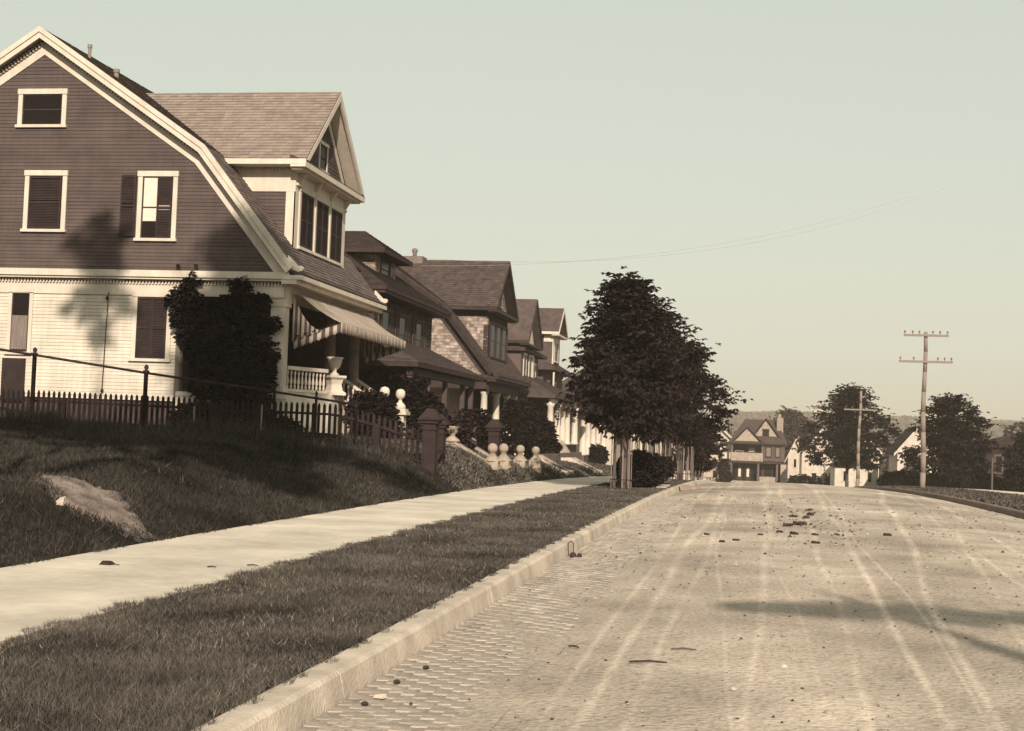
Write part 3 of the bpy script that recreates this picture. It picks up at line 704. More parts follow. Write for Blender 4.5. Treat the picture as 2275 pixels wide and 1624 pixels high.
# urn on the pedestal
U1 = thing('urn', (-11.80, 38.25, 2.96), 'white urn on the porch stair pedestal of the nearest house', 'urn')
MB().lathe([(.13, 0), (.13, .04), (.05, .1), (.06, .16), (.15, .24), (.19, .38), (.2, .46), (.24, .49), (.24, .52), (.16, .5)], (-11.80, 38.25, 2.962), 16).build('bowl', M_white, U1, True)
# ball newels
for (yy, lab) in ((40.45, 'white ball-topped newel half hidden behind the dark bush'), (42.35, 'white ball-topped newel post standing clear beside the porch steps')):
    nw = thing('newel_post', (-10.9, yy, 1.1), lab, 'post', 'ball newels of the nearest house')
    MB().box(-11.07, -10.73, yy-.17, yy+.17, .95, 1.95).build('shaft', M_white, nw)
    MB().box(-11.17, -10.63, yy-.27, yy+.27, 1.951, 2.06).box(-11.12, -10.68, yy-.22, yy+.22, 2.061, 2.14).build('cap', M_white, nw)
    MB().lathe([(.20, 2.141), (.16, 2.26), (.06, 2.36), (.05, 2.44), (.10, 2.46), (.14, 2.52), (.155, 2.60), (.14, 2.68), (.10, 2.735), (.01, 2.76)], (-10.9, yy, 0), 16).build('ball', M_white, nw, True)
# awning
AW = thing('porch_awning', (-12.4, 36.4, 5.1), 'striped canvas awning let down over the porch of the nearest house', 'awning')
ya, yb = 36.45, 43.6; T = Vector((-12.40, 0, 5.16)); Bt = Vector((-11.12, 0, 4.33))
M_pstripe = mat('pale_awning_stripe', .27, .9, 3, .15)
def cloth(name, fn, cols, rows, ms, parent, per=1, th=.008):
    """one continuous cloth: grid of cols x rows cells, stripes printed every per columns"""
    V = np.array([fn(i/cols, j/rows, i) for j in range(rows+1) for i in range(cols+1)], float)
    Fc = np.array([(j*(cols+1)+i, j*(cols+1)+i+1, (j+1)*(cols+1)+i+1, (j+1)*(cols+1)+i) for j in range(rows) for i in range(cols)])
    o = npmesh(name, V, Fc, ms[0], parent); o.data.materials.append(ms[1])
    o.data.polygons.foreach_set('material_index', np.array([(i//per) % 2 for j in range(rows) for i in range(cols)], dtype=np.int32))
    md = o.modifiers.new('thickness', 'SOLIDIFY'); md.thickness = th; md.offset = 0
    return o
cloth('canvas', lambda u, v, i: (T.x+(Bt.x-T.x)*v, ya+(yb-ya)*u, T.z+(Bt.z-T.z)*v-.08*math.sin(math.pi*v)-.012*math.sin(u*40)*math.sin(math.pi*v)), 68, 6, (M_canvas, M_pstripe), AW, 2)
cloth('valance', lambda u, v, i: (-11.115+.012*math.sin(i*.8), ya+(yb-ya)*u, 4.33-(.25+(.05 if i % 2 else 0))*v), 136, 2, (M_canvas, mat('brown_awning_stripe', .19)), AW, 2, .005)
for e_, yy in ((0, ya), (1, yb)):
    def side(u, v, i):
        x = -12.5+.95*u; zt = 5.05-.95*u*(1.25-.25*u)-.22*math.sin(math.pi*u); zb_ = 3.78+.35*u
        return (x, yy-.045*math.sin(i*.95)*(.4+.6*v), zt+(zb_-zt)*v)
    cloth('side_curtain', side, 28, 4, (M_canvas, M_stripe), AW, 2, .006)
    cloth('side_valance', lambda u, v, i: (-12.45+1.33*u, yy+.012+.01*math.sin(i), 3.84+.49*u-(.23+(.05 if i % 2 else 0))*v), 24, 2, (M_canvas, M_stripe), AW, 2, .005)
    MB().tube((-12.5, yy, 3.9), (-11.12, yy, 4.33), .012).build('awning_rod', M_iron, AW)

# ================= foliage
def leaf_mesh(name, C, D, size, m, parent=None, k=5, droop=.5, wide=.45):
    """C (n,3) cluster centres, D (n,3) outward direction; k leaflets radiating from each"""
    n = len(C); idx = np.repeat(np.arange(n), k); c = C[idx]; nn = len(idx)
    az = rng.uniform(0, 2*np.pi, nn); o = D[idx]
    dirv = np.stack([np.cos(az), np.sin(az), rng.uniform(-droop-.35, .25-droop*.5, nn)], 1)+.55*o
    dirv /= np.linalg.norm(dirv, axis=1, keepdims=True)
    sd = np.cross(dirv, rng.normal(0, 1, (nn, 3))+np.array([0, 0, 1.2])); sd /= np.linalg.norm(sd, axis=1, keepdims=True)+1e-9
    s = (size*rng.uniform(.6, 1.25, nn))[:, None]
    up = np.cross(sd, dirv)
    a = c; b = c+dirv*s*.55+sd*s*wide*.5+up*s*.06; d = c+dirv*s*.55-sd*s*wide*.5+up*s*.06; e = c+dirv*s-np.array([0, 0, 1])*s*.12
    V = np.stack([a, b, e, d], 1).reshape(-1, 3); Fc = np.arange(4*nn).reshape(-1, 4)
    return npmesh(name, V, Fc, m, parent)
def crown_pts(c, prof, n, lumps=26, shell=.55, seed=3):
    """prof: list of (z, radius) relative to c; returns points and outward directions with lumpy edge"""
    r_ = np.random.default_rng(seed)
    zs = np.array([p[0] for p in prof]); rs_ = np.array([p[1] for p in prof])
    z = r_.uniform(zs[0], zs[-1], n*3); R_ = np.interp(z, zs, rs_); keep = r_.uniform(0, 1, n*3) < (R_/rs_.max()+.08); z = z[keep][:n]; R_ = R_[keep][:n]
    n = len(z); a = r_.uniform(0, 2*np.pi, n)
    rad = R_*(r_.uniform(0, 1, n)**shell)
    P_ = np.stack([rad*np.cos(a), rad*np.sin(a), z], 1)
    core = r_.uniform(0, 1, n) < .34
    P_[core, :2] *= .62
    P_ = P_[core]; L_ = []
    H_ = zs[-1]-zs[0]
    nl = lumps*2
    for i in range(nl):
        zz = zs[0]+H_*((i+r_.uniform(0, 1))/nl)**.9; rr = np.interp(zz, zs, rs_); aa = i*2.39996+r_.uniform(-.5, .5); q = r_.uniform(.5, 1.12)
        L_.append((rr*q*np.cos(aa), rr*q*np.sin(aa), zz-.05*rr*q))
    m_ = int(n*.58/nl)+1; rm = rs_.max()
    for l_ in L_:
        sg = rm*r_.uniform(.08, .17); g_ = r_.normal(0, 1, (m_, 3))*np.array([sg, sg, sg*.55]); o = np.array([l_[0], l_[1], 0]); on = np.linalg.norm(o)+1e-6
        g_ += (o/on)*np.abs(r_.normal(0, .10*rm, (m_, 1))); P_ = np.concatenate([P_, np.array(l_)+g_])
    D = P_-np.array([0, 0, (zs[0]+zs[-1])/2]); D /= np.linalg.norm(D, axis=1, keepdims=True)+1e-9
    return P_+np.array(c), D
def tree(name, label, cat, x, y, prof, n, size, m, trunk=.09, k=6, lumps=26, seed=3, group=None, zb=None, foot=0, limbs=7):
    z0 = lz(x, y) if zb is None else zb
    t = thing(name, (x, y, z0), label, cat, group)
    r_ = random.Random(seed); top = prof[-1][0]; bot = prof[0][0]
    tr = MB(); pts = [Vector((x, y, z0-.1))]; H = bot+(top-bot)*.85
    pts[0].x += foot
    for i in range(1, 7): pts.append(Vector((x+foot*max(0, 1-i/3.)+r_.uniform(-.03, .03)*i, y+r_.uniform(-.03, .03)*i, z0+H*i/6)))
    tr.path(pts, [trunk*(1-.13*i) for i in range(7)], 8); tro = tr.build('trunk', M_bark, t, True)
    lb = MB()
    for i in range(limbs):
        f = r_.uniform(.0, .7); zz = bot*.9+(top-bot)*f; R_ = np.interp(zz, [p[0] for p in prof], [p[1] for p in prof]); a = i*2.4+r_.uniform(-.4, .4)
        b0 = Vector((x, y, z0+max(zz-.5, bot*.75))); b1 = Vector((x+R_*.75*math.cos(a), y+R_*.75*math.sin(a), z0+zz+.5))
        mid = (b0+b1)/2+Vector((0, 0, .12)); lb.path([b0, mid, b1], [trunk*.5, trunk*.3, trunk*.12], 5)
    lb.build('limb', M_bark, t)
    C, D = crown_pts((x, y, z0), prof, n, lumps, seed=seed)
    stuff(leaf_mesh('crown', C, D, size, m, t, k))
    return t
# street trees in the verge
tree('chestnut_tree', 'tall dense chestnut tree in the verge with the nearest slatted guard', 'tree', -3.68, 40.5,
     [(1.7, .6), (2.2, 1.05), (2.9, 1.45), (3.7, 1.75), (4.4, 1.42), (5.0, .92), (5.45, .5), (5.85, .18), (6.1, .04)], 5600, .165, M_leaf, .075, 7, 30, 5)
tree('chestnut_tree', 'second chestnut tree in the verge, its lower limbs bare above the hedge', 'tree', -3.65, 47.5,
     [(2.0, .8), (2.5, 1.5), (3.3, 1.7), (4.2, 1.6), (5.0, 1.25), (5.6, .7), (6.0, .15)], 4200, .175, M_leaf, .09, 6, 26, 6)
tree('maple_tree', 'third tree of the verge row, behind the end of the hedge', 'tree', -3.5, 56,
     [(1.7, .8), (2.2, 1.7), (3.2, 2.1), (4.2, 1.9), (4.9, 1.3), (5.5, .5)], 3600, .175, M_leafd, .09, 6, 22, 8)
tree('maple_tree', 'fourth tree of the verge row, with ragged top shoots against the sky', 'tree', -3.35, 67,
     [(1.8, .7), (2.6, 1.4), (3.6, 1.5), (4.6, 1.45), (5.4, 1.1), (6.0, .6), (6.3, .2)], 3400, .175, M_leafd, .09, 5, 20, 9)
tree('young_tree', 'fifth tree of the verge row, drooping low towards the road', 'tree', -3.5, 84,
     [(.7, .6), (1.3, 1.3), (2.2, 1.5), (3.2, 1.1), (3.9, .3)], 2000, .24, M_leafd, .10, 5, 18, 10)
tree('young_tree', 'small young tree in a guard before the far brown house', 'tree', -3.3, 112,
     [(1.5, .3), (2.2, .9), (3.0, 1.1), (3.8, .8), (4.4, .2)], 800, .24, M_leafd, .07, 5, 16, 12)

# ================= tree guards
def guard(x, y, label, h=1.98, r=.29, n=8, lean=0):
    z0 = lz(x, y); t = thing('tree_guard', (x, y, z0), label, 'tree guard', 'slatted guards round the verge trees')
    for i in range(n):
        a = 2*math.pi*i/n+.2; j = random.uniform(-.02, .02); hh = h*random.uniform(.93, 1.03)
        px_, py_ = x+r*math.cos(a), y+r*math.sin(a); tx, ty = -math.sin(a)*.022, math.cos(a)*.022; ox, oy = math.cos(a)*.012, math.sin(a)*.012
        b = [(px_-tx-ox, py_-ty-oy, z0-.05), (px_+tx-ox, py_+ty-oy, z0-.05), (px_+tx+ox, py_+ty+oy, z0-.05), (px_-tx+ox, py_-ty+oy, z0-.05)]
        MB().hexa(b, [(q[0]+j+lean, q[1], z0+hh) for q in b]).build('slat', M_slat, t)
    for zz in (.28, h*.82):
        hp = MB()
        for i in range(16):
            a0, a1 = 2*math.pi*i/16, 2*math.pi*(i+1)/16; rr = r+.018; dx = lean*zz/h
            hp.tube((x+rr*math.cos(a0)+dx, y+rr*math.sin(a0), z0+zz), (x+rr*math.cos(a1)+dx, y+rr*math.sin(a1), z0+zz), .013, None, 5)
        hp.build('hoop', M_iron, t)
guard(-3.75, 40.5, 'slatted wooden tree guard nearest the camera, in front of the hedge')
guard(-3.65, 47.5, 'second tree guard, standing up out of the hedge')
guard(-3.5, 56, 'third tree guard, just behind the end of the hedge')
guard(-3.5, 61.5, 'fourth tree guard, round a thin bare stem', r=.33)
guard(-3.3, 67, 'fifth tree guard, under the drooping tree')
guard(-3.4, 74, 'sixth tree guard, between the drooping tree and the leaning one', r=.33)
guard(-3.2, 84, 'seventh tree guard, under the leaning tree by the crest of the road', lean=.1)
guard(-3.3, 112, 'eighth tree guard, round the small young tree before the brown house')

# ================= fence of the near lot
def fz(X):           # top of pickets at Y 33.4
    return 2.08+.012*(-11-X) if X < -10.4 else 2.08-.62*((X+10.4)/2.5)**1.35
PF = thing('picket_fence', (-14, 33.4, 1.2), 'dark picket fence running from the left edge down to the square gate post', 'fence')
x = -20.6; pk = None
while x < -7.95:
    top = fz(x); bot = min(lz(x, 33.4)+.05, top-.75) if x < -10.4 else top-.86
    mb = MB(); mb.prism([(x-.036, bot), (x+.036, bot), (x+.036, top-.07), (x+.015, top), (x-.015, top), (x-.036, top-.07)], 'y', 33.36, 33.382)
    mb.build('picket', M_fence if x < -10.6 else M_fence2, PF); x += .142
for d0, d1 in ((-.30, -.24), (-.80, -.74)):
    xs_ = [-20.8]+[-10.4+.25*i for i in range(11)]
    for (a, b) in ((xs_[:2]), ):
        MB().hexa([(a, 33.383, fz(a)+d0), (b, 33.383, fz(b)+d0), (b, 33.44, fz(b)+d0), (a, 33.44, fz(a)+d0)], [(a, 33.383, fz(a)+d1), (b, 33.383, fz(b)+d1), (b, 33.44, fz(b)+d1), (a, 33.44, fz(a)+d1)]).build('rail', M_fence, PF)
    mb = MB()
    for a, b in zip(xs_[1:], xs_[2:]):
        mb.hexa([(a, 33.31, fz(a)+d0), (b, 33.31, fz(b)+d0), (b, 33.359, fz(b)+d0), (a, 33.359, fz(a)+d0)], [(a, 33.31, fz(a)+d1), (b, 33.31, fz(b)+d1), (b, 33.359, fz(b)+d1), (a, 33.359, fz(a)+d1)])
    mb.build('rail', M_fence2, PF)
for x, h in ((-9.12, 1.62), (-13.4, 1.9), (-17.6, 1.95)):
    z0 = lz(x, 33.3)-.1; MB().box(x-.085, x+.085, 33.445 if x < -10 else 33.2, 33.6 if x < -10 else 33.355, z0, h).build('fence_post', M_fence2, PF)
def gate_post(x, y, label, zt, w_=.155, zb=None):
    z0 = (lz(x, y) if zb is None else zb)-.1; t = thing('gate_post', (x, y, z0+.1), label, 'gate post', 'square capped gate posts')
    s = MB(); s.box(x-w_, x+w_, y-w_, y+w_, z0, zt-.52)
    for dx in (-1, 1):
        for ax in (0, 1):
            pass
    s.build('shaft', M_brownst, t)
    pn = MB()     # raised corner stiles
    for sx_ in (-1, 1):
        for sy_ in (-1, 1): pn.box(x+sx_*(w_+.012)-(.05 if sx_ > 0 else 0), x+sx_*(w_+.012)+(.05 if sx_ < 0 else 0), y+sy_*(w_+.012)-(.05 if sy_ > 0 else 0), y+sy_*(w_+.012)+(.05 if sy_ < 0 else 0), z0, zt-.55)
    pn.build('stile', M_brownst, t)
    c = MB(); c.box(x-w_-.03, x+w_+.03, y-w_-.03, y+w_+.03, zt-.519, zt-.44); c.box(x-w_-.015, x+w_+.015, y-w_-.015, y+w_+.015, zt-.439, zt-.36)
    c.box(x-w_-.07, x+w_+.07, y-w_-.07, y+w_+.07, zt-.359, zt-.28); c.build('neck_moulding', M_brownst, t)
    q = w_+.12; cp = MB()
    sq = lambda r, z: [(x-r, y-r, z), (x+r, y-r, z), (x+r, y+r, z), (x-r, y+r, z)]
    cp.hexa(sq(q, zt-.279), sq(q, zt-.24)); cp.hexa(sq(q-.02, zt-.239), sq(q*.42, zt-.045)); cp.hexa(sq(q*.42, zt-.044), sq(q*.36, zt)); cp.build('cap', M_brownst, t)
    return t
gate_post(-7.77, 33.25, 'brown square gate post with a pyramid cap ending the picket fence', 2.03)
gate_post(-8.03, 35.3, 'brown square post partly hidden close behind the nearest gate post', 1.93)
gate_post(-7.95, 42.8, 'brown capped square post among the shrubs beyond the ball-topped piers', 1.92, zb=.55)
RL = thing('low_rail', (-7.8, 34.3, .9), 'single low rail joining the two nearest gate posts', 'rail')
MB().box(-7.83, -7.77, 33.45, 35.1, .95, 1.02).build('bar', M_brownst, RL)

# iron pipe railing in front of the fence
IR = thing('pipe_railing', (-14, 33.0, 1.3), 'dark iron pipe railing sloping down past the picket fence', 'railing')
rz = lambda X: 3.14-.118*(X+18.7)
MB().path([Vector((-21, 33.0, rz(-21))), Vector((-15.1, 33.0, rz(-15.1)-.03)), Vector((-11.7, 33.0, rz(-11.7))), Vector((-9.55, 33.0, rz(-9.55)))], [.032, .032, .030, .028], 8).build('rail', M_iron, IR, True)
for x in (-18.15, -15.1, -11.70, -10.62, -9.6):
    big = x < -15; r = .055 if big else .035
    z0 = lz(x, 33)-.1; zt = rz(x)+(.10 if x < -10 else .05)
    MB().lathe([(r, 0), (r, zt-z0-.12), (r*1.5, zt-z0-.11), (r*1.5, zt-z0-.07), (r*.6, zt-z0-.05), (r*1.1, zt-z0), (r*.9, zt-z0+.05), (.005, zt-z0+.09)], (x, 33.0, z0), 10).build('post', M_iron, IR, True)
# thin stakes in the grass
for i, (x, y, h, lab) in enumerate(((-13.15, 31.5, .62, 'thin wooden stake in the long grass, the left one before the fence'), (-11.5, 31.6, .75, 'thin wooden stake in the long grass, the right one before the fence'))):
    tag(MB().box(x-.015, x+.015, y-.015, y+.015, lz(x, y)-.1, lz(x, y)+h).build('stake', M_pole), lab, 'stake', 'stakes in the long grass')

# ================= vines and shrubs
def mass(name, label, cat, boxes, n, size, m, seed=1, k=5, group=None):
    """leafy mass: boxes = list of (cx,cy,cz,rx,ry,rz) ellipsoids"""
    r_ = np.random.default_rng(seed); V = np.array([b[3]*b[4]*b[5] for b in boxes])**.75; V = V/V.sum(); Cs, Ds = [], []
    for b, f_ in zip(boxes, V):
        q = r_.normal(0, 1, (int(n*f_)+5, 3)); q /= np.linalg.norm(q, axis=1, keepdims=True); rad = r_.uniform(.35, 1.0, len(q))**.45*(1+.18*np.sin(q[:, 0]*7+b[0]*3)*np.sin(q[:, 2]*8+b[2]))
        Cs.append(np.array(b[:3])+q*rad[:, None]*np.array(b[3:])); Ds.append(q)
    base = min(b[2]-b[5] for b in boxes); c0 = boxes[0]
    t = thing(name, (c0[0], c0[1], base), label, cat, group)
    stuff(leaf_mesh('foliage', np.concatenate(Cs), np.concatenate(Ds), size, m, t, k, droop=.1, wide=.6))
    sm_ = MB()
    for b in boxes[:3]: sm_.tube((b[0], b[1], base-.15), (b[0]+.1, b[1], b[2]), .03, .015, 5)
    sm_.build('stem', M_bark, t)
    return t
vb = []
rv = random.Random(5)
for i in range(150):
    z = rv.uniform(2.0, 5.35); lft = -15.6+.42*max(0, 4.6-z)**1.1*(1 if z > 2.6 else .75); x = rv.uniform(lft, -12.9)
    if z > 5.0+.22*math.sin((x+15.5)*4.2): continue
    if -14.0 < x < -13.6 and 3.5 < z < 4.4: continue
    if x > -13.3 and rv.random() < .35: continue
    k_ = rv.choice((.5, .8, 1, 1.25)); vb.append((x, 35.8+rv.uniform(-.08, .12), z, .26*k_, .15, .26*k_))
for (x, z) in ((-15.55, 5.0), (-15.3, 5.3), (-15.1, 5.4), (-13.9, 5.2), (-13.7, 5.3), (-15.75, 4.8), (-15.5, 4.2), (-12.9, 3.2), (-12.8, 2.6), (-12.95, 2.2), (-12.75, 4.2)): vb.append((x, 35.76, z, .17, .13, .17))
mass('climbing_vine', 'dark climbing vine covering the side of the near porch', 'vine', vb, 9000, .13, M_leafd, 2, 4)
mass('shrub', 'dark leafy bush in front of the near porch steps', 'shrub', [(-10.75, 38.6, 1.95, .6, .6, .6), (-10.35, 38.4, 1.75, .4, .5, .5), (-11.15, 38.7, 1.95, .35, .5, .5), (-10.1, 38.2, 1.45, .35, .4, .4)], 2600, .13, M_leafd, 3)
mass('shrub', 'low dark bush behind the pickets below the porch skirt', 'shrub', [(-13.2, 35.2, 1.6, .9, .4, .35), (-14.6, 35.2, 1.6, .8, .4, .4), (-12.2, 35.2, 1.4, .5, .35, .3)], 1800, .13, M_leafd, 4)
mass('shrub', 'tall dark shrub at the near corner of the second house', 'shrub', [(-12.6, 46.2, 2.4, .9, .6, 1.1), (-11.7, 46.0, 2.3, .8, .6, 1.1), (-11.0, 45.8, 1.9, .7, .6, .9), (-10.4, 45.6, 1.5, .5, .5, .6)], 4200, .16, M_leafd, 5)
mass('flowering_shrub', 'sprawling flowering shrub behind the stone urns', 'shrub', [(-9.5, 41.8, 1.35, .6, .6, .55), (-9.0, 42.0, 1.3, .5, .6, .6), (-9.9, 42, 1.4, .5, .5, .5), (-8.7, 41.5, 1.0, .4, .5, .35)], 2800, .12, mat('flowering_leaf', .030, .8, 1.5, .3, rnd=.8), 6)
mass('shrub', 'rounded dark shrub beside the far square post', 'shrub', [(-9.2, 45.5, 1.5, .7, .6, .75), (-8.8, 46, 1.3, .5, .5, .5)], 2200, .14, M_leafd, 7)
mass('shrub', 'broad dark bush growing up the porch of the shingled house', 'shrub', [(-10.9, 66, 1.8, .75, .8, 1.3), (-10.3, 67, 1.5, .8, .8, 1.0), (-9.7, 65.5, .9, .7, .6, .6), (-11.3, 65, 2.2, .4, .5, .9)], 3800, .19, M_leafd, 8)
mass('rose_bush', 'rose bush with pale blooms above the stone balls', 'shrub', [(-9.3, 52, .95, .7, .6, .55), (-8.7, 52.5, .75, .5, .5, .4)], 1500, .13, M_leafd, 9)
rb = MB(); rr_ = random.Random(8)
for i in range(26): rb.ball((-9.2+rr_.uniform(-.7, .8), 51.6+rr_.uniform(-.4, .3), .95+rr_.uniform(-.4, .6)), rr_.uniform(.03, .06), 6, 4)
bl = rb.build('blooms', M_white, [o for o in bpy.data.objects if o.name.startswith('rose_bush')][0]); stuff(bl)
mass('hedge', 'clipped dark hedge in the verge behind the nearest tree guard', 'hedge', [(-3.5+.25*math.sin(i), 42.6+i*.8, .12+.42, .62, .6, .5-.015*i) for i in range(9)], 9000, .12, M_leafd, 10)
for i, (x, y) in enumerate(((-3.95, 41.2), (-3.45, 41.3))):
    pass

# ================= stone steps, cheek walls, ball piers
SC = thing('stone_steps', (-8, 41.6, .3), 'stone garden steps between two sloping cheek walls, nearest flight', 'steps')
for i in range(6): MB().box(-7.35-(i+1)*.22, -7.35-i*.22+.02, 40.95, 42.35, .0, .14+i*.145).build('step', M_stone, SC)
for yy in (40.75, 42.55):
    mb = MB(); mb.prism([(-7.4, -.05), (-7.4, .42), (-7.62, .50), (-8.75, 1.12), (-9.15, 1.12), (-9.15, -.05)], 'y', yy-.14, yy+.14); mb.build('cheek_wall', M_stone, SC)
    mb = MB(); mb.prism([(-7.36, .421), (-7.60, .505), (-8.74, 1.125), (-9.18, 1.125), (-9.18, 1.19), (-8.72, 1.19), (-7.58, .57), (-7.36, .49)], 'y', yy-.18, yy+.18); mb.build('coping', M_stone, SC)
def ball_pier(x, y, zb, zc, label, r=.15, cone=True):
    t = thing('ball_pier', (x, y, zb), label, 'pier', 'stone piers with ball tops')
    MB().box(x-.2, x+.2, y-.2, y+.2, zb-.1, zc-.40).build('base', M_stone, t)
    MB().lathe([(.26, 0), (.22, .05), (.12, .16), (.08, .21)], (x, y, zc-.399), 10).build('pyramid_cap', M_stone, t)
    MB().lathe([(.09, 0), (.10, .025), (.06, .04)], (x, y, zc-.19), 12).ball((x, y, zc-.02), r, 18, 12).build('ball', M_stone, t, True)
ball_pier(-7.6, 40.7, .50, 1.06, 'stone ball pier nearest the gate post, left of the steps')
ball_pier(-7.6, 42.55, .48, 1.05, 'stone ball pier on the right side of the nearest steps')
ball_pier(-7.75, 46.6, .45, .99, 'third stone ball pier from the left, in the shade of the bank')
ball_pier(-7.5, 48.4, .2, .94, 'rightmost stone ball pier, sunlit below its shaded ball')
for (x, y, lab) in ((-8.85, 40.75, 'stone urn of flowers on the left cheek wall of the steps'), (-8.7, 42.55, 'stone urn of flowers on the right cheek wall of the steps')):
    t = thing('flower_urn', (x, y, 1.2), lab, 'urn', 'flower urns over the garden steps')
    MB().lathe([(.25, 0), (.22, .06), (.09, .16), (.08, .20), (.17, .30), (.20, .42), (.22, .46)], (x, y, 1.191), 12).build('bowl', M_stone, t, True)
    C = rng.normal(0, .14, (160, 3))+np.array([x, y, 1.78]); stuff(leaf_mesh('flowers', C, np.tile([0, 0, 1.], (160, 1)), .10, mat('flowering_leaf', .055), t, 4))
for i, (y, lab) in enumerate(((55.3, 'pale sloping cheek wall beside the lawn of the third house, left one'), (66.5, 'pale sloping cheek wall beside the lawn of the third house, right one'))):
    zt = lz(-9, y)+.18; zb = lz(-7.2, y)
    mb = MB(); mb.prism([(-7.25, zb-.1), (-7.25, zb+.16), (-7.55, zb+.22), (-8.6, zt), (-9.6, zt), (-9.6, zb-.1)], 'y', y-.2, y+.2)
    t = thing('cheek_wall', (-8, y, zb), lab, 'wall', 'cheek walls of the farther garden steps'); mb.build('slope', mat('sunlit_stone_tone', .45, .8, 3, .12), t)  # stone paled on this slope, sunlight put into the colour
    mb = MB(); mb.prism([(-7.25, zb-.1), (-7.25, zb+.16), (-7.55, zb+.22), (-8.6, zt), (-9.6, zt), (-9.6, zb-.1)], 'y', y+1.6, y+2.0); mb.build('slope', M_stone, t)
    for k in range(5): MB().box(-7.3-(k+1)*.25, -7.3-k*.25, y+.2, y+1.6, zb-.1, zb+.10+k*.12).build('step', M_stone, t)
SS = thing('stone_steps', (-10, 76, .2), 'pale stone steps climbing to the porch of the fourth house', 'steps')
zb = lz(-9, 76)
for k in range(6): MB().box(-9.0-(k+1)*.32, -9.0-k*.32, 75.3, 77.6, zb-.3, zb-.25+k*.20).build('step', M_stone, SS)
MB().prism([(-9.0, zb-.3), (-9.0, zb-.05), (-9.35, zb+.0), (-10.2, zb+1.2), (-11, zb+1.2), (-11, zb-.3)], 'y', 74.9, 75.25).build('cheek_wall', M_stone, SS)
LW = tag(MB().box(-9.3, -9.05, 56.5, 74.5, .0, lz(-9.2, 66)+.35).build('retaining_wall', mat('retaining_stone', .13, .9, 3, .2)), 'low dark retaining wall along the lawn before the third house', 'wall')

# ================= house 2: shingled foursquare with hip roof
H2 = thing('hip_roof_house', (-17, 50.5, .8), 'dark shingled house with hip roof, dormer and wide hip-roofed porch, second along the street', 'house')
b = MB(); b.box(-21, -13.0, 46.4, 55.1, .6, 6.2); wl2 = b.build('wall', M_shingd, H2)
cover(wl2, STREET(-13.0), [(46.4, 3.9), (55.1, 3.9), (55.1, 6.1), (46.4, 6.1)], .14, mat('brown_wall_shingle', .045, .9, 4, .25, rnd=.4), name='shingle', width=.18, th=.028, joined='shingle_rows', gap=.004)
def hip_roof(root, x0, x1, y0, y1, ze, rise, rl, m, ms, th=.14, name='roof', axis='y', expo=.14):
    """hip roof with ridge of length rl along axis"""
    cx_, cy_ = (x0+x1)/2, (y0+y1)/2
    if axis == 'y': ra, rb_ = (cx_, cy_-rl/2, ze+rise), (cx_, cy_+rl/2, ze+rise)
    else: ra, rb_ = (cx_-rl/2, cy_, ze+rise), (cx_+rl/2, cy_, ze+rise)
    c = [(x0, y0, ze), (x1, y0, ze), (x1, y1, ze), (x0, y1, ze)]
    mb = MB(); v = c+[(p[0], p[1], p[2]-th) for p in c]+[ra, rb_]
    if axis == 'y': fs = [(0, 1, 8), (1, 2, 9, 8), (2, 3, 9), (3, 0, 8, 9)]
    else: fs = [(0, 1, 9, 8), (1, 2, 9), (2, 3, 8, 9), (3, 0, 8)]
    mb.add(v, fs+[(0, 4, 5, 1), (1, 5, 6, 2), (2, 6, 7, 3), (3, 7, 4, 0), (4, 7, 6, 5)])
    ro = mb.build(name, m, root)
    # near (-Y) and street (+X) planes get courses
    half = Vector(c[1]); o1 = Vector(c[0])
    mid = Vector(((ra[0]) if axis == 'y' else 0, ra[1], ra[2]))
    upn = Vector((0, ra[1]-y0, rise)); L1 = upn.length
    if axis == 'y': poly = [(x0, 0), (x1, 0), (ra[0]+.02, L1), (ra[0]-.02, L1)]
    else: poly = [(x0, 0), (x1, 0), (rb_[0], L1), (ra[0], L1)]
    cover(ro, Plane((0, y0, ze), (1, 0, 0), upn), poly, expo, ms, width=.25, th=.02, joined='shingle_courses')
    up2 = Vector((ra[0]-x1 if axis == 'y' else rb_[0]-x1, 0, rise)); L2 = up2.length
    if axis == 'y': poly = [(y0, 0), (y1, 0), (rb_[1], L2), (ra[1], L2)]
    else: poly = [(y0, 0), (y1, 0), (cy_+.02, L2), (cy_-.02, L2)]
    cover(ro, Plane((x1, 0, ze), (0, 1, 0), up2), poly, expo, ms, width=.25, th=.02, joined='shingle_courses')
    return ro
hip_roof(H2, -21.7, -12.35, 45.5, 55.9, 6.35, 2.9, 1.2, M_roof3, M_roof3)
MB().box(-21.65, -12.40, 45.55, 55.85, 6.10, 6.20).build('soffit', M_darkt, H2)
b = MB(); b.box(-16.5, -13.8, 49.0, 52.0, 6.9, 7.95); dmo = b.build('dormer_wall', M_shing, H2)
cover(dmo, FRONT(49.0), [(-15.5, 6.9), (-13.8, 6.9), (-13.8, 7.95), (-15.5, 7.95)], .15, M_shing, name='shingle', width=.17, th=.028, joined='shingle_rows')
cover(dmo, STREET(-13.8), [(49, 6.9), (52, 6.9), (52, 7.95), (49, 7.95)], .15, M_shing, name='shingle', width=.17, th=.028, joined='shingle_rows', holes=[(49.8, 51.2, 7.1, 7.8)])
window(H2, STREET(-13.8), 49.8, 51.2, 7.1, 7.85, frame=M_darkt)
hip_roof(H2, -18.6, -13.25, 48.4, 52.6, 7.98, .92, 2.6, M_roof3, M_roof3, axis='x', name='dormer_roof')
s2 = STREET(-12.97)
